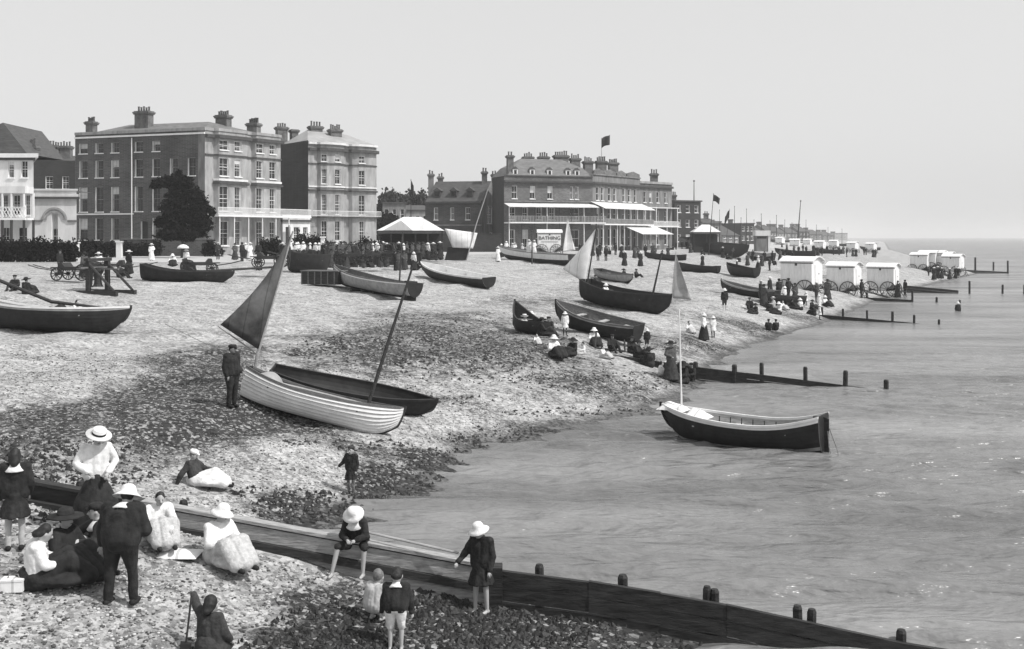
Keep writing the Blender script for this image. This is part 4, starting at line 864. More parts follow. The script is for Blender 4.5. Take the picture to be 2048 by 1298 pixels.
# main white clinker boat and its darker neighbour
a, c = P3(496, 804, -.02), P3(775, 872, -.06)
K = between(a, c, lx=1.12)
wb = boat('white lapstrake beach boat with leaning mast on the foreshore beside the standing man', **K, B=1.75, D=.74, tr=.35, bowr=.28, sternr=.3, rake=.02, cols=['hullg'] + ['hullw']*7 + ['hullw'], inner='woodd', rail='varn', roll=R(-7), ns=9, thw=4, lap=.045, oars=2, name='beach_boat')
def lean_to(t, x, y, z, px, py, dep): # mast top in the frame of t seen towards a pixel at a depth
    return frame_inv(t) @ Vector(((px-1024)/F*dep, dep, HC-(py-HOR)/F*dep))
top = lean_to(wb, 0, 0, 0, 829, 522, c.y+.8); MB().tube([(K['L']*.27, 0, .1), tuple(Vector((K['L']*.27, 0, .1)).lerp(top, .5)), tuple(top)], [.055, .05, .028], 8).build('mast', 'woodd', wb)
v, f = clothheap(.9, .55, .28, 5); b = MB().add([p+Vector((-1.75, .05, .72)) for p in v], f); o = b.build('canvas_bundle', 'sailg', None, True); o.matrix_world = Matrix.Translation(wb.location) @ wb.rotation_euler.to_matrix().to_4x4(); tag(o, 'pale canvas bundle stowed in the stern of the white beach boat', 'canvas')
a, c = P3(560, 780, 0), P3(866, 842, 0); a2 = a + (a-c).normalized()*.35
K = between(a2, c, lx=1.0)
db = boat('black tarred beach boat with tanned mizzen sail lying behind the white boat', **K, B=1.5, D=.56, tr=.5, bowr=.2, sternr=.2, rake=.03, cols=['hullb'], inner='hullb', rail='hullb', roll=R(9), thw=0, name='beach_boat')
inv = frame_inv(db); dz_ = a2.y+.3
def wp(px, py, dep): return Vector(((px-1024)/F*dep, dep, HC-(py-HOR)/F*dep))
mb0, mt0, cl0 = inv @ wp(514, 712, dz_), inv @ wp(586, 462, dz_), inv @ wp(440, 649, dz_-.7)
MB().tube([mb0-Vector((0, 0, .55)), mb0, mb0.lerp(mt0, .5), mt0], [.05, .05, .045, .025], 8).build('mizzen_mast', 'woodl', db)
# leech cut in a hollow curve: strip between the mast and a curved edge
def curved_sail(name, luff0, luff1, clew, m, parent, hollow=.3, n=16, k=8, foot_notch=0, bel=.18):
    luff0, luff1, clew = map(Vector, (luff0, luff1, clew)); nn = (luff1-luff0).cross(clew-luff0).normalized(); vs = []
    for i in range(n+1):
        t = i/n; a = luff0.lerp(luff1, t); e = clew.lerp(luff1, t); mid = (luff0+luff1)/2-(clew+luff1)/2
        e = e + mid*(hollow*math.sin(math.pi*t))
        for j in range(k+1): s = j/k; vs.append(a.lerp(e, s)+nn*bel*math.sin(math.pi*s)*math.sin(math.pi*min(1, t+.15))+nn*.04*math.sin(s*14+t*6)*(1-t)*s)
    o = MB().add(vs, [(i*(k+1)+j, (i+1)*(k+1)+j, (i+1)*(k+1)+j+1, i*(k+1)+j+1) for i in range(n) for j in range(k)]).build(name, m, parent, True); s_ = o.modifiers.new('cloth_thickness', 'SOLIDIFY'); s_.thickness = .012; return o
tk = inv @ wp(519, 700, dz_)
curved_sail('mizzen_sail', tk, mt0, cl0, 'sailt', db, .28, bel=.3)
b = MB(); b.cyl(inv @ wp(436, 652, dz_-.75), inv @ wp(512, 706, dz_), .025, n=6); b.build('sail_boom', 'woodl', db)
b = MB(); b.tube([inv @ wp(330, 648, dz_+3), inv @ wp(400, 682, dz_+1.5), inv @ wp(470, 712, dz_)], .012, 4); b.build('mooring_line', 'rope', db)
def net_heap(parent, x, y, z, L_, W2, H_, m='weed', seed=1, name='net_heap', label=None):
    v, f = clothheap(L_, W2, H_, seed, 14, 10); o = MB().add([p+Vector((x, y, z)) for p in v], f).build(name, m, None, True); bpy.context.view_layer.update(); o.matrix_world = parent.matrix_world.copy(); tag(o, label, name.replace('_', ' ')); return o
net_heap(wb, .9, .1, .45, 1.1, .8, .35, 'weed', 11, label='dark fishing net piled forward in the white beach boat'); net_heap(wb, -.4, -.1, .4, .7, .6, .3, 'rope', 15, 'rope_coil', label='pale heap of rope amidships in the white beach boat')
# boats higher on the shingle
def pxboat(label, s, e, lx=1.1, dz=0, **k):
    K = between(P3(*s, dz), P3(*e, dz), lx=lx); return boat(label, **K, **k)
B1 = pxboat('big black beach boat with pale rail at the left edge, child in white aboard', (-40, 652), (243, 668), 1.1, D=.92, B=2.1, tr=.5, bowr=.22, sternr=.35, rake=.06, cols=['hullb']*8+['hullg'], inner='woodl', rail='hullw', roll=R(-4), name='beach_boat', thw=4)
b = MB(); b.tube([(-2.2, -.2, 1.9), (0, -.1, 1.15), (2.2, .1, 1.0)], [.07, .07, .04], 8); b.build('lowered_mast', 'woodd', B1)
net_heap(B1, .2, 0, .6, 1.6, 1.0, .5, 'weed', 21, label='dark net piled in the big black boat at the left edge')
b = MB(); b.box((-2.9, -.35, .8), (-2.55, .35, 1.95)); b.box((-2.95, -.45, 1.9), (-2.5, .45, 2.0)); b.build('crutch_post', 'woodd', B1)
pxboat('low black punt drawn up beneath the seafront road, spars laid across it', (296, 561), (455, 566), 1.15, D=.75, B=1.9, tr=.6, bowr=.1, sternr=.5, rake=.05, cols=['hullb'], inner='woodd', rail='woodd', name='punt', thw=2)
b = MB(); p = P3(400, 560); q = P3(545, 556); b.cyl(p+Vector((0,0,.55)), q+Vector((0,0,.75)), .08, n=8); tag(b.build('spar', 'woodd'), 'long dark spar lying from the punt towards the tan sail', 'spar')
cb = pxboat('pale clinker boat propped up on the shingle crest, its bow pointing up left', (818, 600), (672, 570), 1.12, dz=.12, D=.85, B=1.9, tr=.55, bowr=.5, sternr=.15, rake=.05, cols=['hullb','hullb','hullg','hullg','hullg','hullg','hullg','hullg','hullw'], inner='wood', rail='varn', name='clinker_boat', roll=R(4), lap=.03)
L_ = between(P3(818, 600), P3(672, 570))['L']
b = MB(); b.box((-L_*.5-.25, -.35, -.1), (-L_*.5+.1, .35, 1.05)); b.build('rudder', 'woodd', cb); b = MB(); 
for x in (-1.4, .2, 1.8): b.box((x-.15, -.5, -.3), (x+.15, .5, .0))
b.build('launching_skid', 'woodd', cb); MB().tube([(-L_*.37, 0, .6), (-L_*.37+.3, -.1, 2.2), (-L_*.3, -.3, 3.9)], [.06, .05, .03], 6).build('mast', 'woodd', cb)
pxboat('black boat with bright white interior on the beach crest left of the hotel', (968, 577), (850, 553), 1.16, D=.8, B=1.9, tr=.6, bowr=.4, sternr=.1, rake=.06, cols=['hullb']*8+['hullw'], inner='hullw', rail='hullw', name='beach_boat', roll=R(-3))
b7 = pxboat('long boat with white upper planks and black bottom below the white sign cart', (1132, 531), (1006, 517), 1.18, D=1.15, B=2.4, tr=.5, bowr=.3, sternr=.1, rake=.06, cols=['hullb','hullb','hullb','hullb','hullb','hullw','hullw','hullw','hullw'], inner='woodl', rail='varn', name='beach_boat', oars=2)
b9 = pxboat('largest black boat, right of centre, with a thin mast and white stern sail', (1172, 604), (1332, 633), 1.08, D=1.1, B=2.3, tr=.55, bowr=.25, sternr=.3, rake=.03, cols=['hullb'], inner='woodd', rail='woodd', name='fishing_boat', thw=5)
inv9 = frame_inv(b9); d9 = b9.location.y
MB().tube([inv9 @ wp(1305, 592, d9-.6), inv9 @ wp(1325, 500, d9-.6)], [.07, .04], 6).build('mast', 'woodd', b9)
d9a = P3(1172, 604).y; curved_sail('white_sail', inv9 @ wp(1170, 566, d9a), inv9 @ wp(1191, 458, d9a), inv9 @ wp(1126, 538, d9a+.8), 'sail', b9, .05, bel=.25)
MB().tube([inv9 @ wp(1169, 600, d9a), inv9 @ wp(1193, 455, d9a)], [.06, .035], 6).build('mizzen_mast', 'woodd', b9)
b = MB(); b.box((b9.dimensions.x*.0+2.4, -.4, .9), (2.8, .4, 1.6)); 
b10 = pxboat('dark boat with worn pale interior propped above the picnic party', (1262, 693), (1118, 658), 1.16, dz=.22, D=.85, B=1.9, tr=.6, bowr=.4, sternr=.1, rake=.05, cols=['hullb']*7+['hullb','hullg'], inner='wood', rail='wood', name='beach_boat', roll=R(-4))
net_heap(b10, .6, 0, .5, 1.0, .8, .35, 'weed', 25, label='dark net in the boat propped above the picnic party')
b = MB(); p = P3(1190, 700); q = P3(1250, 706); b.tube([p+Vector((0,0,.1)), q+Vector((0,0,.1))], .05, 6); b.tube([q+Vector((0,0,.1)), q+Vector((0,.3,.6))], .04, 6); b.tube([p+Vector((0,0,.1)), p+Vector((.1,.6,.7))], .04, 6); b.build('boat_prop', 'woodd', b10).matrix_parent_inverse = frame_inv(b10)
pxboat('small black boat with an upturned dark prow left of the picnic party', (1088, 672), (1030, 660), 1.15, D=.6, B=1.3, tr=.4, bowr=1.4, sternr=.1, rake=.0, cols=['hullb'], inner='woodd', rail='woodd', name='beach_boat', roll=R(3), thw=2)
pxboat('massive black barge hull below the white topped kiosk', (1372, 497), (1490, 519), 1.1, D=1.9, B=3.6, tr=.6, bowr=.2, sternr=.2, rake=.04, cols=['hullb'], inner='woodd', rail='woodd', name='barge', thw=3)
FB0 = pxboat('small black boat in the middle distance below the barge', (1508, 556), (1458, 549), 1.2, D=.9, B=1.8, tr=.5, bowr=.4, sternr=.2, rake=.05, cols=['hullb'], inner='woodd', rail='woodd', name='beach_boat', thw=2)
pxboat('dark boat with a pale rail slanting down towards the crowd by the machines', (1545, 604), (1447, 586), 1.15, D=.8, B=1.9, tr=.5, bowr=.4, sternr=.2, rake=.05, cols=['hullb']*8+['hullg'], inner='wood', rail='hullg', name='beach_boat', thw=2)
pxboat('black hull standing against the sea wall under the bow fronted house', (580, 545), (655, 548), 1.1, D=1.5, B=2.4, tr=.7, bowr=.1, sternr=.1, rake=.03, cols=['hullb'], inner='woodd', rail='woodd', name='beach_boat', thw=2)
pxboat('dark skiff among the crowd at the water edge left of the machines', (1600, 612), (1520, 606), 1.1, D=.7, B=1.7, tr=.5, bowr=.3, sternr=.2, rake=.05, cols=['hullb'], inner='woodd', rail='woodd', name='beach_boat', thw=2)
pxboat('dark boat lying high between the barge and the machines', (1545, 522), (1498, 520), 1.1, D=1.0, B=2.0, tr=.5, bowr=.3, sternr=.2, rake=.05, cols=['hullb']*6+['hullg']*3, inner='wood', rail='hullg', name='beach_boat', thw=2)
pxboat('grey boat resting behind the largest black boat', (1198, 557), (1262, 570), 1.1, D=.7, B=1.6, tr=.5, bowr=.3, sternr=.2, rake=.05, cols=['hullb','hullg','hullg'], inner='wood', rail='wood', name='beach_boat', thw=2)
n_fb = 0
for px, py, s_, yw, lab in ((1562, 486, 1.2, .3, 'far dark boat lying left of the tall thick mast'), (1600, 489, 1.1, .2, 'far dark boat under the tall thick mast'), (1640, 487, 1.1, .4, 'far dark boat right of the tall thick mast'), (1675, 492, 1.0, .2, 'far dark boat near the end of the far row of machines'),
        (1430, 478+22, 1.0, .1, 'dark boat ashore left of the barge end'), (1590, 512, 1.0, -.2, 'dark boat just above the leftmost near machine'), (1655, 507, .9, -.3, 'dark boat above the middle near machine'), (1395, 545, .8, -.5, 'small dark boat below the barge on open shingle'), (1330, 520, .8, 0, 'small dark boat right of the strolling pair'), (1740, 500, .9, -.2, 'dark boat behind the right near machine')):
    p = at(px, py); o_ = dup(bpy.data.objects['barge'] if False else FB0, None, p, math.pi-.35+yw, lab); o_.scale = (s_,)*3
# canvas stretched on leaning poles over a tarred box, and the little white sail by the sign
def canvas_shelter():
    p = P3(912, 521); Y = p.y; t = thing('canvas_shelter', 'white canvas slung between a leaning pole and a dark tarred box right of the kiosk', 'shelter', p)
    iv = Matrix.Translation(-p)
    MB().prism([iv @ wp(889, 521, Y), iv @ wp(932, 520, Y), iv @ wp(938, 495, Y), iv @ wp(896, 493, Y)], (0, 2.2, 0)).build('tarred_box', 'hullb', t)
    b = MB(); b.tube([iv @ wp(933, 521, Y-.2), iv @ wp(952, 450, Y-.1), iv @ wp(976, 378, Y)], [.08, .07, .04], 6); b.build('leaning_pole', 'woodl', t)
    b = MB(); b.tube([iv @ wp(880, 520, Y), iv @ wp(886, 455, Y)], .06, 6); b.build('upright_pole', 'woodd', t)
    sail('canvas', [iv @ wp(889, 457, Y), iv @ wp(905, 495, Y-.2), iv @ wp(946, 497, Y-.2), iv @ wp(955, 466, Y)], 'sail', t, .25)
canvas_shelter()
def little_sail():
    p = P3(1126, 512); Y = p.y; t = thing('small_sail', 'small white triangular sail on a slim pole beside the white sign cart', 'sail', p); iv = Matrix.Translation(-p)
    b = MB().tube([iv @ wp(1124, 514, Y), iv @ wp(1136, 432, Y)], [.06, .03], 6); b.build('mast', 'woodl', t); curved_sail('canvas', iv @ wp(1124, 505, Y), iv @ wp(1136, 436, Y), iv @ wp(1151, 500, Y), 'sail', t, .1, bel=.15)
little_sail()
def faint_sail():
    p = P3(1345, 607); Y = p.y; t = thing('hanging_sail', 'thin pale sail hung on a pole at the bow of the largest black boat', 'sail', p); iv = Matrix.Translation(-p)
    MB().tube([iv @ wp(1343, 607, Y), iv @ wp(1352, 503, Y)], [.05, .03], 6).build('mast', 'woodl', t); curved_sail('canvas', iv @ wp(1344, 596, Y), iv @ wp(1352, 508, Y), iv @ wp(1383, 600, Y-.3), 'sailg', t, .02, bel=.1)
faint_sail()

# ------------------------------------------------------------------ bathing machines
def wheel(parent, c, r, axis, m='iron', hub='woodd', spokes=12, tw=.07, name='wheel'):
    """axis: unit vector in parent's frame"""
    ax = Vector(axis).normalized(); u = ax.orthogonal().normalized(); w = ax.cross(u); c = Vector(c); b = MB(); n = 28; vs = []
    for rr, s in ((r, -1), (r, 1), (r-.07, 1), (r-.07, -1)):
        for k in range(n): a = 2*math.pi*k/n; vs.append(c+u*rr*math.cos(a)+w*rr*math.sin(a)+ax*tw/2*s)
    b.add(vs, [(q*n+k, q*n+(k+1) % n, ((q+1) % 4)*n+(k+1) % n, ((q+1) % 4)*n+k) for q in range(4) for k in range(n)])
    for k in range(spokes): a = 2*math.pi*k/spokes; b.cyl(c, c+(u*math.cos(a)+w*math.sin(a))*(r-.05), .028, .02, 5)
    b.cyl(c-ax*tw*1.3, c+ax*tw*1.3, .11, .11, 10); return b.build(name, m, parent)
def bathing_machine(label, loc, yaw, name='bathing_machine', sign=None, w=1.9, wheels=True, L=2.7, group='bathing machines drawn up by the sea'):
    t = thing(name, label, 'bathing machine' if not sign else 'cart', loc, yaw, group if not sign else None)
    # body: V-bottomed flanks between big wheels
    h0, h1, h2 = .75, 1.35, 3.15; b = MB()
    side = [(-L/2, h1+.25), (-L/2, h2), (L/2, h2), (L/2, h1+.15), (L*.22, h0), (-.05*L, h0-.1), (-L*.28, h0+.2)]
    for s in (-1, 1): b.prism([(x, s*w/2, z) for x, z in side][::s], (0, -s*.05, 0))
    b.box((-L/2+.003, -w/2+.051, h1), (-L/2+.05, w/2-.051, h2)); b.box((L/2-.05, -w/2+.051, h1), (L/2-.003, w/2-.051, h2)); b.box((-L/2+.01, -w/2+.055, h1-.06), (L/2-.01, w/2-.055, h1-.003)); b.build('body', 'canvas', t)
    n = 8; ra = [(-w/2-.12+(w+.24)*i/n, h2-.02+.38*math.sin(math.pi*i/n)) for i in range(n+1)]; b = MB(); vs = [(x, y, z+dz) for x in (-L/2-.14, L/2+.22) for dz in (0, .06) for y, z in ra]; k = n+1
    fs = [(2*k+i, 2*k+i+1, i+1, i) for i in range(n)]+[(k+i, k+i+1, 3*k+i+1, 3*k+i) for i in range(n)]+[(i, i+1, k+i+1, k+i) for i in range(n)]+[(3*k+i, 3*k+i+1, 2*k+i+1, 2*k+i) for i in range(n)]+[(0, k, 3*k, 2*k), (n, 2*k+n, 3*k+n, k+n)]
    b.add(vs, fs); b.build('roof', 'canvas', t)
    for x in (-L/2-.003, L/2+.003-.04):
        b = MB().prism([(x, y, z-.02) for y, z in ra[1:-1]]+[(x, w/2-.06, h2-.01), (x, -w/2+.06, h2-.01)], (.04, 0, 0)); b.build('gable', 'canvas', t)
    b = MB()
    for s in (-1, 1): b.box((-L/2-.1, s*(w/2+.005)-.015, h2-.16), (L/2+.14, s*(w/2+.005)+.015, h2-.1)); b.box((-.1, s*(w/2+.01)-.02, h2-.34), (.1, s*(w/2+.01)+.02, h2-.16))
    b.build('fascia_shade_vent', 'trimd', t)  # long dark strips paint the shadow line under the roof edge
    if sign is None:
        b = MB().box((L/2+.002, -.38, h1+.05), (L/2+.04, .38, h2-.25)); d = b.build('door', 'trim', t); MB().box((L/2+.041, .2, 2.1), (L/2+.07, .26, 2.2)).build('handle', 'iron', d)
        b = MB()
        for i in range(4): b.box((L/2+.15+.2*i, -.4, h1-.1-.32*i), (L/2+.38+.2*i, .4, h1-.06-.32*i))
        for s in (-1, 1): b.obox(Vector((L/2+.08, s*.42-.02, h1-.1)), Vector((.85, 0, -1.2)), Vector((0, .04, 0)), Vector((0, 0, .1)))
        b.build('steps', 'woodd', t)
        b = MB().prism([(L/2+.05, -w/2, h2-.05), (L/2+.9, -w/2, h2-.75), (L/2+.9, w/2, h2-.75), (L/2+.05, w/2, h2-.05)], (0, 0, .03)) if False else None
    b = MB(); 
    for x in (-L*.36, L*.3): b.cyl((x, -w/2-.12, .72), (x, w/2+.12, .72), .05, n=8)
    b.box((-L*.4, -.5, .7), (L*.4, -.42, .82)); b.box((-L*.4, .42, .7), (L*.4, .5, .82)); b.build('axle_frame', 'iron', t)
    if wheels:
        for x in (-L*.36, L*.3):
            for s in (-1, 1): wheel(t, (x, s*(w/2+.12), .84), .84, (0, 1, 0))
    return t
def mach(px, py, yawd, label, L=2.9, z=None):
    p = at(px, py, z) if z is not None else P3(px, py); return bathing_machine(label, (p.x, p.y, p.z-.05), R(yawd), L=L)
bm1 = bathing_machine('leftmost and largest of the three near white bathing machines, crowd at its wheels', (at(1603, 598, .38).x, at(1603, 598, .38).y, .33), R(-42), L=2.75); bm1.scale = (1.14, 1.14, 1.14)
p = at(1688, 594, .3); dup(bm1, loc=(p.x, p.y, .22), scale=1.0, rz=R(-40), label='middle one of the three near white bathing machines, a wheel dark beneath it')
p = at(1766, 592, .1); dup(bm1, loc=(p.x, p.y, .0), scale=.99, rz=R(-36), label='right hand one of the three near bathing machines, nearest the sea')
for px, py, z, lab in ((1842, 549, .5, 'white bathing machine at the left end of the distant pair by the posts'), (1906, 553, .3, 'white bathing machine at the right end of the distant group, farthest out to sea'), (1872, 545, .8, 'white bathing machine half hidden in the middle of the distant group'), (1888, 548, .6, 'white bathing machine just left of the one farthest out to sea'), (1858, 545, .8, 'second white bathing machine from the left of the distant group')):
    p = at(px, py, z); dup(bm1, loc=(p.x, p.y, z), rz=R(-44), label=lab, scale=.95)
FM = [(1590, 265, 'far white bathing machine above the largest near one'), (1640, 250, 'far white bathing machine above the middle near one'), (1668, 300, 'small far white bathing machine behind the other far ones'), (1705, 262, 'brightest far bathing machine, round topped, left of the end one'), (1742, 275, 'far white bathing machine at the seaward end of its row'), (1560, 320, 'very small white bathing machine near the white hut'), (1615, 330, 'tiny far machine between two nearer white ones')]
for px, Y, lab in FM: x = (px-1024)/F*Y; dup(bm1, loc=(x, Y, G(x, Y)-.2), rz=R(-50+rng.random()*30), label=lab, scale=.82)
sc_ = bathing_machine('white sign cart lettered in black standing before the hotel, behind the long boat', tuple(P3(1098, 514)), R(4), name='sign_cart', sign=1, L=2.9, w=1.6)
tx = bpy.data.curves.new('lettering', 'FONT'); tx.body = 'BATHING'; tx.size = .66; tx.extrude = .01; tx.align_x = 'CENTER'; to = bpy.data.objects.new('lettering', tx); COL.objects.link(to)
bpy.context.view_layer.update(); me_ = bpy.data.meshes.new_from_object(to.evaluated_get(bpy.context.evaluated_depsgraph_get())); bpy.data.objects.remove(to); lt = bpy.data.objects.new('lettering', me_); COL.objects.link(lt); lt.parent = sc_; lt.location = (-.0, -.84, 2.25); lt.rotation_euler = (R(90), 0, 0); me_.materials.clear(); me_.materials.append(M['ink'])
MB().box((-1.1, -.83, 1.95), (1.1, -.815, 2.0)).build('rule_line', 'ink', sc_)

# ------------------------------------------------------------------ kiosks, huts, walls, hedges
def kiosk(label, px0, px1, Y, yeave, yridge, name='kiosk', posts=5, small=False, dep=4.5):
    sc = F/Y; x0, x1 = (px0-1024)/sc, (px1-1024)/sc; g = PZ0 if not small else max(G(x0, Y), 3); ze, zr = (HOR-yeave)/sc+HC-g, (HOR-yridge)/sc+HC-g; t = thing(name, label, 'kiosk', ((x0+x1)/2, Y, g)); w = (x1-x0)/2
    r = MB(); v = [Vector((-w, 0, ze)), Vector((w, 0, ze)), Vector((w, dep, ze)), Vector((-w, dep, ze)), Vector((-w*.25, dep/2, zr)), Vector((w*.3, dep/2, zr))]
    r.add(v, [(0,1,5,4),(1,2,5),(2,3,4,5),(3,0,4),(3,2,1,0)]); ro = r.build('roof', 'stuccob', t)
    if not small:
        h = (zr-ze)*.72; r = MB().prism([(-w*.8, -.02, ze+.02), (w*.1, -.02, ze+.02), (-w*.25, -.02, ze+h)], (0, dep*.5, 0)); r.build('gable', 'stuccob', ro)
    b = MB(); b.box((-w+.1, .08, ze-.3), (w-.1, .2, ze-.003)); b.box((-w+.1, dep-.2, ze-.3), (w-.1, dep-.08, ze-.003)); b.build('fascia', 'wood', t)
    for i in range(posts):
        for y in (.14, dep-.14): x = -w+.2+(2*w-.4)*i/(posts-1); MB().box((x-.06, y-.06, 0), (x+.06, y+.06, ze-.3)).build('post', 'woodd', t)
    b = MB(); b.box((-w+.3, dep-.3, 0), (w-.3, dep-.22, ze-.3)); b.box((-w+.3, dep*.45, 0), (w-.3, dep*.5, ze-.4)); b.build('back_screen', 'woodd', t); MB().box((-w+.3, .3, 0), (w-.3, .36, 1.0)).build('counter', 'woodd', t); return t
kiosk('open sided promenade shelter with a bright white hipped roof between the terraces and the villa', 753, 884, 113, 461, 433, 'shelter_kiosk', 6)
kiosk('small kiosk with white curved top standing over the black barge', 1386, 1442, 185, 464, 449, 'kiosk', 3, True, 3.5)
def white_hut():
    Y = 205; sc = F/Y; x0, x1 = (1511-1024)/sc, (1541-1024)/sc; g = 3.4; h = (HOR-461)/sc+HC-g; t = thing('white_hut', 'white flat topped hut on stilts beyond the barge', 'hut', ((x0+x1)/2, Y, g)); w = (x1-x0)/2
    MB().box((-w, 0, h-1.0), (w, 2.5, h)).build('roof_box', 'stuccob', t); MB().box((-w+.2, .1, .1), (w*.6, 2.3, h-1.003)).build('wall', 'stuccod', t); MB().box((-w+.3, .07, h-1.5), (w*.5, .098, h-1.1)).build('window', 'glass', t); MB().box((w*.7, .1, .05), (w-.02, 2.4, h-1.003)).build('door_post', 'stuccob', t)
white_hut()
def leafy(name, label, cat, loc, blobs, n, size, m='hedge', trunk=None, group=None, flat=0.0, core=True):
    """blobs: ellipsoids (x, y, z, rx, ry, rz); leaves spread through them, thicker at the skin"""
    t = thing(name, label, cat, loc, group=group); vol = np.array([b[3]*b[4]*b[5] for b in blobs])**.67; pr = vol/vol.sum(); N = n
    idx = rng.choice(len(blobs), N, p=pr); B_ = np.array(blobs, float)[idx]; d = rng.normal(size=(N, 3)); d /= np.linalg.norm(d, axis=1)[:, None]; r = .5+.62*rng.random(N)**.6
    wob = np.array([1+.6*mnoise.noise(Vector(tuple(q*2.1))+Vector((i_, 0, 0))) for q, i_ in zip(d, idx)])
    P = B_[:, :3]+d*B_[:, 3:]*(r*wob)[:, None]; P = P[P[:, 2] > .03]; N = len(P)
    a = rng.normal(size=(N, 3)); a /= np.linalg.norm(a, axis=1)[:, None]; c = np.cross(a, rng.normal(size=(N, 3))); c /= np.linalg.norm(c, axis=1)[:, None]; s = size*(.6+.8*rng.random(N))[:, None]
    co = np.stack([P-a*s, P+c*s*.6, P+a*s, P-c*s*.6], 1).reshape(-1, 3); me = bpy.data.meshes.new('crown'); me.vertices.add(len(co)); me.vertices.foreach_set('co', co.ravel()); me.loops.add(4*N); me.loops.foreach_set('vertex_index', np.arange(4*N))
    me.polygons.add(N); me.polygons.foreach_set('loop_start', np.arange(N)*4); me.update(calc_edges=True); me.materials.append(M[m]); o = bpy.data.objects.new('crown' if cat == 'tree' else 'leaves', me); COL.objects.link(o); o.parent = t
    if core:
        b = MB()
        for (x, y, z, rx, ry, rz) in blobs: b.ball((x, y, z), (rx*.62, ry*.62, rz*.62), 8, 6)
        b.build('inner_foliage', m, t)
    if trunk:
        b = MB(); h, rr = trunk; b.tube([(0, 0, -.2), (.1, 0, h*.4), (-.05, .1, h*.8)], [rr, rr*.8, rr*.5], 8)
        for k in range(5): an = k*1.3; b.tube([(0, 0, h*(.35+.08*k)), (math.cos(an)*h*.3, math.sin(an)*h*.2, h*(.65+.07*k))], [rr*.4, rr*.15], 6)
        b.build('trunk', 'bark', t)
    return t
# dark evergreen before the brick terrace
Y = 118; sc = F/Y; X0 = (364-1024)/sc; tz = lambda y: (HOR-y)/sc+HC-PZ0
bl = [((px-1024)/sc-X0, dy, tz(py), rx/sc, rx/sc, ry/sc) for px, py, rx, ry, dy in ((320, 366, 14, 9, 0), (345, 362, 20, 12, .3), (368, 366, 16, 12, 0), (354, 388, 20, 16, 0), (384, 392, 20, 15, .4), (402, 414, 17, 15, 0), (350, 414, 22, 18, -.4), (384, 428, 24, 20, .2), (344, 446, 24, 18, 0), (404, 448, 18, 18, 0), (372, 466, 36, 13, 0), (334, 470, 18, 10, 0), (358, 348, 6, 8, 0), (308, 372, 7, 6, 0), (424, 424, 6, 8, 0), (318, 444, 9, 7, 0))]
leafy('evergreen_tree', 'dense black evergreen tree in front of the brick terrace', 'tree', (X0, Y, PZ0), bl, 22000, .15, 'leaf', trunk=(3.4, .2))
def hedge(label, px0, px1, Y, ytop, n=2500, m='hedge', dep=1.2, size=.13, cat='hedge', name='hedge', jag=.15):
    sc = F/Y; x0, x1 = (px0-1024)/sc, (px1-1024)/sc; h = (HOR-ytop)/sc+HC-PZ0; k = max(2, int((x1-x0)/.9)); bl = []
    for i in range(k):
        x = -((x1-x0)/2)+(x1-x0)*(i+.5)/k; hh = h*(1+random.uniform(-jag, jag*.3)); bl.append((x, 0, hh*.5, .75, dep/2, hh*.55))
    return leafy(name, label, cat, ((x0+x1)/2, Y, PZ0), bl, n, size, m, group='hedges and shrubs along the front gardens')
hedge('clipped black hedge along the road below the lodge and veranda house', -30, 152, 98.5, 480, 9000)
hedge('black hedge behind the carriage between two white piers', 156, 232, 121, 482, 4000)
hedge('dark hedge between the mizzen sail and the bow fronted house', 516, 562, 124, 478, 2500)
hedge('square dark hedge in front of the white porch', 592, 640, 126, 469, 2800)
hedge('shrubs under the bow windows of the stucco house', 645, 700, 124, 484, 2200, jag=.4)
hedge('shrubs between the bow fronted house and the shelter roof', 702, 760, 122, 480, 2600, jag=.4)
hedge('low dark shrubs left of the evergreen tree by the terrace door', 244, 320, 128, 484, 2500, jag=.3)
hedge('clump of dark shrubs right of the evergreen tree', 412, 440, 126, 486, 1500, jag=.4)
def wallrun(name, label, px0, px1, Y, ytop, m, th=.35, base=PZ0, cap='trim'):
    sc = F/Y; x0, x1 = (px0-1024)/sc, (px1-1024)/sc; h = (HOR-ytop)/sc+HC-base; t = thing(name, label, 'wall', (x0, Y, base)); MB().box((0, 0, -.3), (x1-x0, th, h)).build('wall', m, t); MB().box((-.05, -.05, h+.002), (x1-x0+.05, th+.05, h+.1)).build('coping', cap, t); return t
wallrun('garden_wall', 'grey garden wall running behind the evergreen tree', 243, 425, 129, 479, 'flint', cap='stuccod')
wallrun('garden_wall', 'pale low railed wall under the square dark hedge', 568, 642, 122, 500, 'stuccod', cap='trim')
wallrun('garden_wall', 'dark wall at the back of the crowd before the villa', 884, 1003, 165, 468, 'brickd', cap='woodd')
wallrun('sea_wall', 'dark tarred board wall at the head of the beach below the bow fronted house', 640, 842, 99.5, 507, 'hullb', cap='woodd', th=.2)
def pier(label, px, Y, ytop, w=.55, ybot=None):
    sc = F/Y; x = (px-1024)/sc; h = (HOR-ytop)/sc+HC-PZ0; t = thing('gate_pier', label, 'gate pier', (x, Y, PZ0), group='white gate piers of the terrace gardens'); MB().box((-w/2, 0, -.1), (w/2, w, h-.15)).build('shaft', 'trim', t); MB().box((-w/2-.08, -.08, h-.147), (w/2+.08, w+.08, h)).build('cap', 'trim', t)
pier('white gate pier at the left end of the black hedge behind the carriage', 150, 119, 484); pier('white gate pier at the right end of the black hedge behind the carriage', 237, 119, 482)
pier('white gate pier right of the square dark hedge', 645, 120, 473, .4); pier('short white pier under the bow windows of the stucco house', 676, 120, 480, .4)
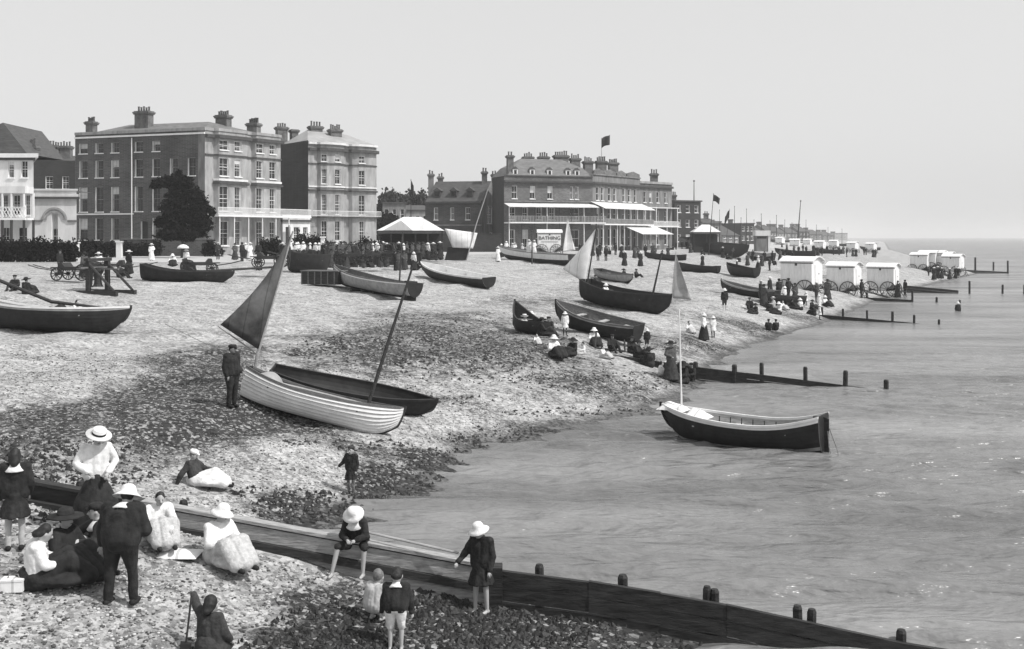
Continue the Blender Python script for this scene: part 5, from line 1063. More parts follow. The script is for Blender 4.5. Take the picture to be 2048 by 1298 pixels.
def bench(label, px, py):
    p = at(px, py, PZ0); t = thing('bench', label, 'bench', p, R(4)); MB().box((-.8, -.2, .4), (.8, .2, .45)).build('seat', 'trim', t); MB().box((-.8, .2, .5), (.8, .24, .85)).build('backrest', 'trim', t)
    for x in (-.7, .7):
        for y in (-.17, .17): MB().box((x-.03, y-.03, 0), (x+.03, y+.03, .4)).build('leg', 'iron', t)
bench('white bench under the hedge nearest the left edge', 53, 523); bench('white bench under the hedge, right of the first', 106, 523)
def tree_mass(label, px, Y, base, ytop, w, m='leafm', n=2500, grp='trees behind the seafront', size=.4):
    sc = F/Y; x = (px-1024)/sc; h = (HOR-ytop)/sc+HC-base; bl = []
    for k in range(7): bl.append((random.uniform(-.5, .5)*w, random.uniform(-1, 1), h*random.uniform(.5, .85), w*random.uniform(.25, .4), w*.3, h*random.uniform(.12, .2)+.6))
    bl.append((0, 0, h*.8, w*.3, w*.3, h*.19)); return leafy('tree', label, 'tree', (x, Y, base), bl, n, size, m, trunk=(h*.5, .25), group=grp)
tree_mass('round dark tree above the low buildings left of the villa', 789, 235, PZ0, 382, 5.5, n=3000); tree_mass('dark tree touching the left side of the villa', 828, 240, PZ0, 386, 5, n=2500); tree_mass('small dark tree beside the bow fronted house corner', 768, 228, PZ0, 390, 3.5, n=1500)
tree_mass('dark low shrubbery filling the ground left of the villa', 775, 190, PZ0, 424, 5, 'leaf', 2500)

# ------------------------------------------------------------------ masts and flags
def flagpole(label, px, Y, ytop, ybot=None, lean=0, r=.12, flag=None, name='flagpole', z=None, m='woodd', cat=None, ft='flag'):
    sc = F/Y; x = (px-1024)/sc; g = gz(x, Y) if z is None else z; g = min(g, 3.95) if z is None else z; h = (HOR-ytop)/sc+HC-g; t = thing(name, label, cat or name.replace('_', ' '), (x, Y, g), group='poles and masts along the front'); MB().tube([(0, 0, -.3), (lean*.5, 0, h*.5), (lean, 0, h)], [r, r*.8, r*.4], 6).build('pole', m, t); MB().ball((lean, 0, h), r*1.1, 8, 6).build('finial', m, t)
    if flag:
        w, hh, droop, side = flag; n = 8; vs = []
        for i in range(n+1):
            for j in range(5): u, v = i/n, j/4; vs.append((lean*(1-.1*v)+side*w*u, .25*math.sin(u*6+v)*u, h-.15-v*hh-droop*w*u+.12*math.sin(u*5)))
        o = MB().add(vs, [(i*5+j, (i+1)*5+j, (i+1)*5+j+1, i*5+j+1) for i in range(n) for j in range(4)]).build('flag', 'flag', t, True); o.modifiers.new('cloth_thickness', 'SOLIDIFY').thickness = .02
    return t
flagpole('pole with a furled dark pennant rising over the trees left of the villa', 822, 170, 360, flag=(.7, 2.0, .9, .6), r=.08)
bpy.data.objects['flag']
fp = flagpole('flagpole on the hotel roof flying a dark flag', 1203, 185, 276, z=15.0, r=.05, flag=(1.4, 1.6, -.55, 1))
flagpole('tall mast behind the dark square house', 1388, 235, 362, r=.18); flagpole('mast with a dark pennant just left of the small gabled house', 1417, 175, 388, lean=.8, r=.08, flag=(1.0, 1.0, .4, 1)); flagpole('thin mast right of the pennant mast', 1439, 215, 420, r=.07)
flagpole('leaning pole flying a narrow dark flag over the white kiosk', 1450, 190, 418, lean=.8, r=.04, flag=(.9, 1.4, 1.2, -.9)); flagpole('slim mast beyond the white kiosk, third from the villa end', 1469, 220, 413, r=.09); flagpole('slim mast above the squat dark block', 1493, 240, 418, r=.09)
flagpole('faint short mast over the far houses', 1553, 330, 431, r=.13); flagpole('tall thick mast over the far houses', 1594, 300, 402, lean=1.0, r=.2)
for px, Y, yt, ln in ((1428, 260, 440, 0), (1480, 300, 436, .3), (1508, 320, 440, 0), (1524, 300, 428, -.2), (1540, 360, 442, 0), (1568, 380, 440, .3), (1584, 400, 446, 0), (1612, 420, 440, 0), (1632, 480, 450, .2), (1656, 520, 455, 0), (1684, 560, 458, 0)):
    flagpole('one of the thin bare masts of boats crowded ashore along the far front', px, Y, yt, lean=ln, r=.09+.0001*Y, name='mast', cat='mast')
flagpole('white ringed pole standing at the hotel awning', 1240, 160, 452, r=.06, m='trim'); flagpole('pole by the sign cart before the hotel', 1064, 120, 462, r=.1, m='trimd')
flagpole('light pole with a small sign board by the porch', 578, 116, 452, r=.07); 

# ------------------------------------------------------------------ people
PENDING = []
CLD = bpy.data.textures.new('cloth_folds', 'CLOUDS'); CLD.noise_scale = .17; CLD.noise_depth = 2
def fuse(o, vox, fold=0):                           # overlapping limbs become one continuous surface
    m = o.modifiers.new('skin', 'REMESH'); m.mode = 'VOXEL'; m.voxel_size = vox; m.use_smooth_shade = True
    s = o.modifiers.new('relax', 'SMOOTH'); s.factor = .5; s.iterations = 3; PENDING.append(o)
    if fold: d = o.modifiers.new('folds', 'DISPLACE'); d.texture = CLD; d.strength = fold; d.mid_level = .5; d.texture_coords = 'LOCAL'
EXTRA = {}
def finalize():
    bpy.context.view_layer.update(); dg = bpy.context.evaluated_depsgraph_get(); res = []
    for o in PENDING: res.append(bpy.data.meshes.new_from_object(o.evaluated_get(dg)))
    for o, me in zip(PENDING, res):
        o.modifiers.clear(); mats = [m for m in o.data.materials]; me.materials.clear()
        for m in mats: me.materials.append(m)
        if o.name in EXTRA:                 # fingers, eyes and mouth join the fused body mesh
            bm = bmesh.new(); bm.from_mesh(me)
            ex = EXTRA[o.name]; vs = [bm.verts.new(v) for v in ex.v]
            for f, mi in zip(ex.f, ex.m):
                fa = bm.faces.new([vs[i] for i in f]); fa.material_index = mi; fa.smooth = True
            bm.to_mesh(me); bm.free()
        o.data = me
    PENDING.clear()
STAND = dict(pel=(0,0,.93), che=(0,.01,1.25), nek=(0,.02,1.43), hed=(0,-.0,1.575), sh=(.175,.02,1.38), el=(.235,.04,1.1), wr=(.22,-.05,.86), hip=(.09,0,.9), kn=(.1,-.02,.49), an=(.1,.02,.08))
SIT = dict(pel=(0,0,.14), che=(0,.04,.45), nek=(0,.0,.62), hed=(0,-.04,.77), sh=(.17,.01,.57), el=(.27,-.12,.34), wr=(.15,-.36,.36), hip=(.1,-.03,.13), kn=(.16,-.42,.36), an=(.13,-.72,.07))
SITF = dict(SIT, kn=(.12,-.46,.14), an=(.12,-.88,.07))
STOOP = dict(pel=(0,.08,.88), che=(0,-.12,1.12), nek=(0,-.26,1.24), hed=(0,-.38,1.3), sh=(.18,-.22,1.2), el=(.22,-.32,.93), wr=(.16,-.42,.7), hip=(.1,.06,.85), kn=(.11,.0,.47), an=(.11,.04,.08))
def pose(base, **k):
    J = {}
    for n_, v in base.items():
        if n_ in ('pel', 'che', 'nek', 'hed'): J[n_] = Vector(v)
        else: J[n_+'l'] = Vector(v); J[n_+'r'] = Vector((-v[0], v[1], v[2]))
    for n_, v in k.items(): J[n_] = Vector(v)
    return J
def person(label, loc, rz, J, top='dark', legs='dark', skirt=None, sleeves='long', hat=None, hatm='white', hair='hair', hairlen=0, h=1.7, vox=.016, fine=True, look=(0,-1,0), headk=1.0, shorts=False, shoes='black', skirtr=.3,
           build=1.0, group=None, girth=1.0, collar=None, apron=None, skin='skin', stock=None):
    s = h/1.7; k = headk
    b = MB(); H = J['hed']; lk = Vector(look).normalized(); up = (H-J['nek']); up = (up-lk*up.dot(lk)).normalized() if (up-lk*up.dot(lk)).length > .02 else Vector((0,0,1)); rt = lk.cross(up).normalized()
    rot = Matrix((rt, -lk, up)).transposed()
    b.ball(H, (.078*k, .098*k, .118*k), 14, 10, rot=rot); b.ball(H+lk*.03*k-up*.06*k, (.058*k, .062*k, .06*k), 12, 8, rot=rot)
    b.capsule(H+lk*.092*k+up*.005*k, H+lk*.112*k-up*.03*k, .012*k, .018*k, 8)
    for q in (-1, 1): b.ball(H+rt*q*.08*k-up*.01*k, (.014*k, .022*k, .032*k), 8, 6, rot=rot)
    b.capsule(J['nek'], H-up*.05*k, .055, .052); g = girth
    for q in 'lr':
        b.capsule(J['hip'+q], J['sh'+q].lerp(J['che'], .35), .115*g, .09*g); b.capsule(J['che'], J['sh'+q], .1*g, .06*g)
        b.capsule(J['sh'+q], J['el'+q], .052*g, .04*g); b.capsule(J['el'+q], J['wr'+q], .04*g, .026)
        d = (J['wr'+q]-J['el'+q]).normalized(); hd = J['wr'+q]+d*.05; b.capsule(J['wr'+q], hd+d*.015, .026, .032)
        b.capsule(J['hip'+q], J['kn'+q], .085*g, .056); b.capsule(J['kn'+q], J['an'+q], .056, .036)
        dk = (J['an'+q]-J['kn'+q]); f = Vector((lk.x, lk.y, 0)); f = Vector((0,-1,0)) if f.length < .1 or True else f; toe = J['an'+q]+f*.14+Vector((0,0,-.045)); b.capsule(J['an'+q]+Vector((0,.03,-.035)), toe, .038, .03)
    b.capsule(J['pel'], J['che'], .12*g, .12*g); b.capsule(J['che'], J['nek'], .11*g, .06)
    o = b.build('person', [skin, 'eye'], None); o.location = loc; o.rotation_euler = (0, 0, rz); o.scale = (s, s, s); tag(o, label, 'person', group); fuse(o, vox)
    if fine:
        e = MB()
        for q in 'lr':
            d = (J['wr'+q]-J['el'+q]).normalized(); sd_ = d.cross(Vector((0,0,1))); sd_ = sd_.normalized() if sd_.length > .1 else Vector((1,0,0)); pn = d.cross(sd_)
            base = J['wr'+q]+d*.075
            for i, ln in enumerate((.06, .07, .066, .05)):
                p0 = base+sd_*(-.024+.016*i)-d*.012; p1 = p0+d*ln*.5+pn*.008; p2 = p1+d*ln*.35+pn*.028; e.tube([p0, p1, p2], [.0095, .009, .007], 6)
            p0 = J['wr'+q]+d*.03-sd_*.022; e.tube([p0, p0+d*.025-sd_*.02+pn*.01, p0+d*.05-sd_*.022+pn*.022], [.011, .01, .008], 6)
        for q in (-1, 1): e.ball(H+lk*.092*k+rt*q*.031*k+up*.012*k, (.012*k, .008*k, .008*k), 8, 6, 1, rot)
        e.ball(H+lk*.094*k-up*.058*k, (.022*k, .008*k, .005*k), 8, 6, 1, rot); EXTRA[o.name] = e
    def part(name, mb, m, v=vox, smooth=True): q = mb.build(name, m, o, smooth); fuse(q, v, .034 if name in ('skirt', 'blouse', 'jacket', 'trousers') else .03); return q
    # hair
    if hair:
        hb = MB(); hb.ball(H-lk*.022*k+up*.03*k, (.092*k, .1*k, .112*k), 12, 8, rot=rot)
        if hairlen: hb.capsule(H-lk*.06*k, H-lk*(.11)*k-up*hairlen, .088*k, .06*k); hb.capsule(H-lk*.04*k+rt*.03, H-lk*.09*k-up*hairlen*.8+rt*.05, .07*k, .04*k); hb.capsule(H-lk*.04*k-rt*.03, H-lk*.09*k-up*hairlen*.8-rt*.05, .07*k, .04*k)
        part('hair', hb, hair)
    if top:
        tb = MB(); i_ = .022
        for q in 'lr':
            tb.capsule(J['hip'+q].lerp(J['che'], .12), J['sh'+q].lerp(J['che'], .35), .125*g+i_, .1*g+i_); tb.capsule(J['che'], J['sh'+q], .11*g+i_, .068*g+i_)
            tb.capsule(J['sh'+q], J['el'+q], .06*g+i_, .05*g+i_)
            if sleeves == 'long': tb.capsule(J['el'+q], J['wr'+q].lerp(J['el'+q], .1), .052*g+i_, .034+i_)
        tb.capsule(J['pel'].lerp(J['che'], .15), J['che'], .135*g+i_, .13*g+i_); tb.capsule(J['che'], J['nek']-(J['nek']-J['che'])*.2, .115*g+i_, .065+i_); part('jacket' if not skirt else 'blouse', tb, top)
    if collar:
        cb_ = MB(); u_ = (J['nek']-J['che']).normalized(); n_ = J['nek']; cb_.lathe([(.075, .02), (.14, -.03), (.19, -.085), (.18, -.1), (.12, -.05), (.06, 0)], n_-u_*.0, 14, rot=Vector((0,0,1)).rotation_difference(u_).to_matrix()); c = cb_.build('collar', collar, o, True)
    stand = (J['hipl'].z-J['anl'].z) > .5
    if skirt:
        sb = MB()
        if stand:
            c = (J['anl']+J['anr'])/2; c.z = .06 if not shorts else J['knl'].z+.07; hp = J['pel']; t = [hp+Vector((0,0,.14)), hp, hp.lerp(c, .45), c]; rs = [.12*g, .175*g, skirtr*.78, skirtr]
            sb.tube(t, rs, 16); 
            for i in range(9): an = i*.7; r0 = skirtr*.93; sb.tube([hp+Vector((math.cos(an)*.12, math.sin(an)*.12, 0)), c+Vector((math.cos(an)*r0, math.sin(an)*r0, 0))], [.03, .045], 6)
        else:
            for q in 'lr': sb.capsule(J['hip'+q], J['kn'+q], .17*g, .13); sb.capsule(J['kn'+q], J['an'+q].lerp(J['kn'+q], .12), .13, .12+.1*(skirtr-.2))
            sb.capsule((J['hipl']+J['hipr'])/2, (J['knl']+J['knr'])/2, .18, .15); sb.capsule((J['knl']+J['knr'])/2, ((J['anl']+J['anr'])/2).lerp((J['knl']+J['knr'])/2, .1), .15, .15)
            sb.capsule(J['pel'], J['pel']+Vector((0, .05, -.02)), .19*g, .2*g); a = (J['hipl']+J['anl']+J['anr']+J['hipr'])/4; sb.ball(Vector((a.x, a.y, .1)), (skirtr+.05, .42, .12), 14, 8)
        part('skirt', sb, skirt, vox*1.2)
    elif legs:
        lb = MB()
        for q in 'lr':
            lb.capsule(J['hip'+q], J['kn'+q], .112*g, .076); 
            if not shorts: lb.capsule(J['kn'+q], J['an'+q].lerp(J['kn'+q], .06), .076, .062)
        lb.capsule(J['hipl'], J['hipr'], .118*g, .118*g); lb.capsule(J['pel'], J['pel'].lerp(J['che'], .25), .13*g, .13*g); part('trousers', lb, legs)
    if stock:
        lb = MB()
        for q in 'lr': lb.capsule(J['kn'+q], J['an'+q], .062, .042)
        part('stockings', lb, stock, vox)
    if shoes:
        for q in 'lr': sb = MB(); sb.capsule(J['an'+q]+Vector((0,.035,-.03)), J['an'+q]+Vector((0,-.14,-.042)), .048, .04, 10); sb.build('shoe', shoes, o, True)
    if hat:
        C0 = H+up*.055*k-lk*.012*k; hb = MB(); kk = k**.4*.97
        if hat == 'bell': prof = [(.0, .115), (.05, .11), (.09, .085), (.108, .04), (.118, .0), (.16, -.03), (.205, -.062), (.2, -.07), (.15, -.045), (.105, -.012)]
        elif hat == 'boater': prof = [(0, .095), (.1, .095), (.106, .09), (.11, .0), (.205, -.004), (.208, -.014), (.1, -.016)]
        elif hat == 'wide': prof = [(0, .12), (.08, .115), (.12, .07), (.125, .02), (.26, .0), (.27, -.02), (.12, -.015)]
        elif hat == 'cap': prof = [(0, .085), (.09, .075), (.118, .045), (.11, .0), (.1, -.01)]
        prof = [(r*kk, z*kk) for r, z in prof]; hb.lathe(prof, C0, 24, rot=rot); 
        if hat == 'cap': hb.capsule(C0+lk*.08*kk, C0+lk*.14*kk-up*.01, .04, .03)
        ho_ = hb.build('hat', hatm, o, True)
        if hat in ('boater', 'wide'): MB().lathe([(.112*kk if hat == 'boater' else .127*kk, .04*kk), (.114*kk if hat == 'boater' else .129*kk, .002)], C0, 24, rot=rot, close=False).build('hat_band', 'black', ho_, True)
    return o
def gp(px, py, side=None):
    """standing point under a pixel, on the shingle"""
    p = at(px, py); return Vector((p.x, p.y, gz(p.x, p.y)))
def atY(px, Y): x = (px-1024)/F*Y; return Vector((x, Y, gz(x, Y)))

# --- foreground, each modelled in its own pose
sdn = lambda v: Vector((-v[0], v[1], v[2]))
person('girl in black coat and white collar standing back turned at the left edge', atY(30, 16.1), R(200), pose(STAND, wrr=(-.2, -.12, .9)), 'black', skirt='black', shorts=True, hair='hair', hairlen=.12, h=1.5, skirtr=.24, collar='white', stock='pale', vox=.013)
person('woman in straw boater, white blouse and long black skirt standing over the seated group', atY(192, 17.0), R(25), pose(STAND, hed=(.03,-.09,1.55), nek=(.01,-.04,1.42), elr=(-.3,.0,1.14), wrr=(-.12,-.2,1.02), wrl=(.16,-.22,1.0), ell=(.3,.0,1.15)), 'white', skirt='black', hat='boater', hatm='straw', h=1.66, skirtr=.42, girth=.74, look=(.1,-.8,-.35), vox=.013)
m1 = person('stooping man in white sun hat and dark suit seen from behind beside the seated women', atY(243, 15.05), R(175), pose(STOOP, che=(0,-.02,1.16), nek=(0,-.12,1.32), hed=(0,-.2,1.42), shl=(.2,-.06,1.28), shr=(-.2,-.06,1.28), ell=(.3,-.05,1.0), elr=(-.3,-.08,1.0), wrl=(.34,-.12,.76), wrr=(-.2,-.3,.9), hipl=(.1,.03,.86), hipr=(-.1,.03,.86), anl=(.17,.06,.08), anr=(-.17,.0,.08), knl=(.14,.02,.47), knr=(-.14,-.03,.47)), 'black', legs='black', hat='bell', hatm='white', h=1.72, look=(0,-.9,-.4), girth=1.28, collar='white', vox=.013)
person('woman in black hat with white trim reaching forward, half hidden by the stooping man', atY(196, 16.2), R(-60), pose(SIT, wrr=(-.12,-.55,.42), elr=(-.2,-.3,.42), wrl=(.12,-.5,.4)), 'dark', skirt='pale', hat='cap', hatm='black', h=1.62, vox=.013, collar='white')
person('woman in broad black hat and dress sitting, hands in lap, in the left group', atY(128, 15.75), R(70), pose(SIT, wrl=(.05,-.36,.4), wrr=(-.05,-.36,.4)), 'black', skirt='black', hat='wide', hatm='black', h=1.66, skirtr=.36, vox=.013, girth=1.1)
person('dark haired woman in a white shawl and black skirt seated at the lower left', atY(72, 15.1), R(115), pose(SIT, che=(0,.0,.44), nek=(0,-.06,.6), hed=(0,-.12,.73), wrl=(.1,-.4,.3), wrr=(-.1,-.4,.3)), 'white', skirt='black', hair='hair', hairlen=.04, h=1.66, skirtr=.38, look=(0,-.9,-.4), vox=.013, girth=1.1)
person('woman in white dress and dark hair sitting sideways against the groyne', atY(318, 17.25), R(28), pose(SIT, hed=(0,-.1,.76), wrl=(.1,-.62,.3), ell=(.2,-.38,.38)), 'white', skirt='print', hair='hair', h=1.45, skirtr=.22, look=(0,-1,-.2), vox=.013)
person('woman in white hat and white blouse seated on the shingle with a patterned skirt spread', atY(438, 16.95), R(48), pose(SIT, hed=(.03,-.06,.78)), 'white', skirt='print', hat='bell', hatm='white', h=1.62, skirtr=.28, look=(.2,-.9,-.25), vox=.013, girth=1.15)
fg = person('girl in white skirt and black bodice reclining on one arm beyond the groyne', gp(392, 966), R(80), pose(SITF, che=(0,.1,.42), nek=(0,.1,.6), hed=(0,.06,.75), shl=(.17,.1,.55), shr=(-.17,.12,.55), elr=(-.3,.25,.3), wrr=(-.32,.36,.06), knl=(.12,-.46,.3), anl=(.1,-.8,.07)), 'dark', skirt='white', hair='hairl', hat='cap', hatm='white', h=1.5, skirtr=.3, look=(0,-1,-.35), vox=.015, stock='pale')
person('small child in a dark coat standing near the water edge beyond the groyne', gp(702, 988), R(-20), pose(STAND, elr=(-.3,-.02,1.14), wrr=(-.42,-.12,1.0)), 'black', skirt='black', shorts=True, hair='hair', hat='cap', hatm='dark', h=1.12, headk=1.25, skirtr=.22, stock='grey', shoes='dark', vox=.018)
sat = dict(pel=(0,.05,.46), che=(0,-.06,.78), nek=(0,-.16,.95), hed=(0,-.24,1.07), sh=(.16,-.12,.9), el=(.24,-.18,.66), wr=(.09,-.34,.62), hip=(.1,.03,.46), kn=(.2,-.34,.5), an=(.16,-.42,.1))
gy = lambda px: None
pb_ = atY(712, 17.35); 
person('boy in white sun hat, dark jacket and bare legs sitting astride the groyne looking down', (pb_.x, float(groyne_y(pb_.x))-.02, float(groyne_top(pb_.x))-.40), R(-12), pose(sat, knl=(.24,-.3,.48), knr=(-.26,-.36,.48), anl=(.22,-.32,.0), anr=(-.34,-.46,.02)), 'black', legs='black', shorts=True, hat='bell', hatm='white', h=1.42, look=(-.1,-.75,-.6), headk=1.1, shoes=None, collar='white', vox=.013)
person('girl in white sun hat and short black tunic standing barefoot before the groyne', atY(962, 16.85), R(-35), pose(STAND, elr=(-.28,-.1,1.14), wrr=(-.3,-.34,.98), wrl=(.24,-.06,.84), hed=(-.02,-.06,1.56), anl=(.13,.02,.08), anr=(-.12,-.02,.08), knl=(.13,-.02,.49)), 'black', skirt='black', shorts=True, hat='bell', hatm='white', h=1.38, skirtr=.24, look=(-.1,-.9,-.3), headk=1.12, shoes=None, vox=.013, hairlen=.05)
person('child with bushy dark hair, dark jersey and white knickers bending at the bottom edge', atY(792, 15.2), R(178), pose(STOOP, che=(0,-.03,1.12), nek=(0,-.1,1.28), hed=(0,-.14,1.42), shl=(.18,-.06,1.22), shr=(-.18,-.06,1.22), elr=(-.26,-.1,.95), ell=(.26,-.1,.95), wrl=(.3,-.1,.7), wrr=(-.3,-.1,.7)), 'black', legs='white', shorts=True, hair='hair', hairlen=.03, h=1.2, headk=1.3, collar='white', girth=1.15, shoes=None, vox=.013, look=(0,-.9,-.4))
person('small child in pale smock crouching behind the bushy haired child', atY(746, 15.9), R(150), pose(SIT, pel=(0,0,.3), che=(0,-.08,.58), nek=(0,-.14,.74), hed=(0,-.2,.88), shl=(.16,-.1,.7), shr=(-.16,-.1,.7), hipl=(.1,-.02,.3), hipr=(-.1,-.02,.3), knl=(.14,-.3,.46), knr=(-.14,-.3,.46), anl=(.12,-.12,.08), anr=(-.12,-.12,.08), wrl=(.1,-.3,.25), wrr=(-.1,-.34,.2)), 'pale', legs='pale', shorts=True, hair='hairl', h=1.2, headk=1.25, shoes=None, vox=.013)
ck = person('child in dark smock with bobbed hair sitting at the bottom edge, arm raised', atY(420, 14.15), R(160), pose(SIT, pel=(0,0,.22), che=(0,.0,.54), nek=(0,-.03,.7), hed=(0,-.05,.86), shl=(.16,-.01,.66), shr=(-.16,-.01,.66), ell=(.32,-.08,.78), wrl=(.44,-.14,.98), elr=(-.26,-.04,.42), wrr=(-.28,-.2,.24), knl=(.12,-.3,.14), knr=(-.12,-.3,.14), anl=(.1,.02,.06), anr=(-.1,.02,.06)), 'dark', skirt='dark', hair='hair', hairlen=.07, h=1.3, headk=1.3, skirtr=.2, vox=.013, girth=1.15)
p = atY(372, 14.1); t = tag(MB().tube([(0, 0, 0), (-.02, .02, .62)], .014, 6).box((-.07, -.01, -.16), (.07, .012, .02)).build('toy_spade', 'woodd'), 'toy spade upright in the shingle beside the child in dark smock', 'spade'); t.location = p+Vector((0, 0, .12)); t.rotation_euler = (0, R(8), 0)
b = MB(); b.box((-.2, -.14, 0), (.2, .14, .2)); b.box((-.21, -.15, .2), (.21, .15, .235)); q = b.build('picnic_box', 'sail'); q.location = atY(27, 14.9); q.scale = (.72,)*3; q.rotation_euler = (0, 0, R(8)); tag(q, 'white picnic box on the shingle at the lower left edge', 'box'); MB().tube([(-.1, 0, .235), (-.08, 0, .3), (.08, 0, .3), (.1, 0, .235)], .012, 6).build('handle', 'rope', q)
v, f = clothheap(.62, .5, .13, 4); q = MB().add(v, f).build('white_cloth', 'sail', None, True); q.location = atY(360, 16.9)+Vector((0, 0, .02)); tag(q, 'crumpled white cloth on the shingle between the two women in white', 'cloth')
person('man in dark cap and long black overcoat standing at the stern of the white boat', gp(464, 812), R(60), pose(STAND, wrl=(.18,-.2,.95), hed=(0,-.03,1.56)), 'black', legs='black', hat='cap', hatm='black', h=1.76, vox=.016, girth=1.25, skin='tan')
b = MB(); b.tube([(.0, 0, 0), (1.55, .05, 0)], .02, 6); fr = b.build('fishing_pole', 'woodl'); q0 = Vector((pb_.x, float(groyne_y(pb_.x))-.0, float(groyne_top(pb_.x))+.2)); q1 = Vector((atY(915, 17.1).x, 17.05, 1.28)); fr.location = q0; dd = (q1-q0); fr.rotation_euler = (0, -math.atan2(dd.z, math.hypot(dd.x, dd.y)), math.atan2(dd.y, dd.x)); fr.scale = (dd.length/1.55, 1, 1); tag(fr, 'long pale pole held between the boy on the groyne and the standing girl', 'pole')

# --- templates for people farther away
T = {}
def tmpl(key, *a, **k): k.setdefault('vox', .024); k.setdefault('fine', False); T[key] = person('-', (0, 0, -500), 0, *a, **k)
tmpl('man', pose(STAND), 'black', legs='black', hat='cap', hatm='black', girth=1.15, skin='tan')
tmpl('man2', pose(STAND, ell=(.3,.0,1.15), wrl=(.18,-.2,1.0)), 'dark', legs='dark', hat='boater', hatm='straw', girth=1.1)
tmpl('wwhite', pose(STAND, ell=(.3,.0,1.15), wrl=(.12,-.2,1.05)), 'white', skirt='white', hat='wide', hatm='straw', skirtr=.34)
tmpl('wdark', pose(STAND), 'black', skirt='black', hat='wide', hatm='white', skirtr=.36)
tmpl('wdark2', pose(STAND, elr=(-.3,.0,1.15), wrr=(-.12,-.2,1.05)), 'mid', skirt='dark', hat='wide', hatm='black', skirtr=.36)
tmpl('wmix', pose(STAND, ell=(.28,.0,1.12), wrl=(.2,-.25,1.1)), 'white', skirt='black', hat='bell', hatm='white', skirtr=.36)
tmpl('kid', pose(STAND), 'black', legs='dark', shorts=True, hat='bell', hatm='white', h=1.25, headk=1.2, shoes=None)
tmpl('kidw', pose(STAND), 'white', skirt='white', shorts=True, hat='bell', hatm='white', h=1.2, headk=1.2, skirtr=.26, stock='black')
tmpl('swhite', pose(SIT), 'white', skirt='black', hat='bell', hatm='white', skirtr=.34)
tmpl('sdark', pose(SIT, hed=(.03,-.06,.76)), 'black', skirt='black', hat='wide', hatm='black', skirtr=.34)
tmpl('sman', pose(SIT), 'pale', legs='dark', hat='boater', hatm='straw')
tmpl('sman2', pose(SIT), 'black', legs='black', hat='cap', hatm='black', skin='tan')
tmpl('skid', pose(SIT), 'white', skirt='pale', hair='hair', h=1.1, headk=1.25)
finalize()
USED = set()
def put(key, label, px, py, rz=None, h=None, grp=None, loc=None, z=None):
    p = loc if loc is not None else (gp(px, py) if z is None else at(px, py, z)); o = T[key]
    r = math.radians(rz) if rz is not None else random.uniform(0, 6.28)
    if key not in USED: USED.add(key); o.location = p; o.rotation_euler.z = r; o['label'] = label
    else: o = dup(o, None, p, r, label)
    if grp: o['group'] = grp
    elif 'group' in o: del o['group']
    if h: s = h/1.7; o.scale = (s, s, s)
    return o
def onboard(B_, lx, ly, lz): bpy.context.view_layer.update(); return B_.matrix_world @ Vector((lx, ly, lz))
put('skid', 'little child in white sitting up in the big black boat at the left edge', 0, 0, 60, 1.2, loc=onboard(B1, 1.0, .1, .62))
put('swhite', 'woman in white hat and black skirt seated in the middle of the picnic party', 1107, 714, 30, 1.66)
put('sdark', 'dark clad figure seated right behind the picnic party woman in white hat', 1146, 712, -40, 1.4)
put('sman', 'man in pale jacket sitting against the dark prow at the left of the picnic party', 1048, 664, 60, 1.6)
put('swhite', 'woman in white hat leaning against the propped boat behind the picnic party', 1188, 690, 10, 1.5)
put('sman2', 'dark man seated just right of the upturned prow', 1098, 668, -30, 1.6); put('kidw', 'child in white standing behind the picnic party', 1130, 668, 0, 1.1)
put('sdark', 'hunched dark figure seated between the upturned prow and the propped boat', 1082, 672, 100, 1.6)
put('skid', 'baby in white on the ground left of the picnic party woman', 1073, 690, 20, .8)
put('skid', 'child in pale clothes at the right end of the picnic party', 1166, 708, -60, 1.0)
put('kid', 'small child wading up the beach between propped boat and dark group', 1294, 700, 190, 1.0)
put('sdark', 'woman in black crouching highest in the waterside group behind the moored mast', 1275, 716, 60, 1.5)
put('sdark', 'woman in black sitting lower left in the waterside group behind the moored mast', 1300, 732, 200, 1.6)
put('skid', 'child in white bending down at the front of the waterside group', 1322, 752, 100, 1.1)
put('wdark2', 'tall woman in black standing just left of the moored boat mast', 1342, 762, 30, 1.62)
put('sdark', 'dark figure crouching between the propped boat and the child wading ashore', 1262, 704, 30, 1.4); put('skid', 'child in pale clothes digging right of the picnic party', 1205, 716, 60, 1.0); put('sman2', 'man in black lying back against the propped boat', 1224, 702, 20, 1.5); put('swhite', 'woman in white hat seated behind the man in pale jacket', 1062, 655, 60, 1.4)
put('sdark', 'stout woman in black seated just right of the moored boat mast', 1368, 766, -70, 1.7)
put('sman2', 'man in black sitting low behind the stout woman by the mast', 1384, 762, -60, 1.5)
put('wmix', 'woman in white blouse and black skirt walking at the water edge with a child', 1408, 682, 70, 1.5)
put('kidw', 'child in white hat beside the woman walking at the water edge', 1426, 676, 200, 1.2)
put('skid', 'child playing on the sand left of the woman walking at the water edge', 1378, 665, 20, 1.2)
put('kid', 'boy in white hat and black clothes standing alone below the slanting boat', 1449, 621, 180, 1.5)
put('sman2', 'left one of the two dark figures sitting close together on the sand', 1537, 660, 150, 1.4); put('sman2', 'right one of the two dark figures sitting close together on the sand', 1552, 661, 190, 1.4)
put('wdark', 'woman in black with white hat, left of the pair strolling above the largest boat', 1249, 532, 0, 1.7); put('wdark', 'woman in black with white hat, right of the pair strolling above the largest boat', 1281, 533, 20, 1.7)
put('wdark', 'dark cloaked woman standing alone under the barge', 1405, 531, 0, 1.3)
put('man', 'left one of two men walking abreast below the hotel awning', 1196, 521, 200, 1.8); put('man', 'right one of two men walking abreast below the hotel awning', 1212, 522, 200, 1.8)
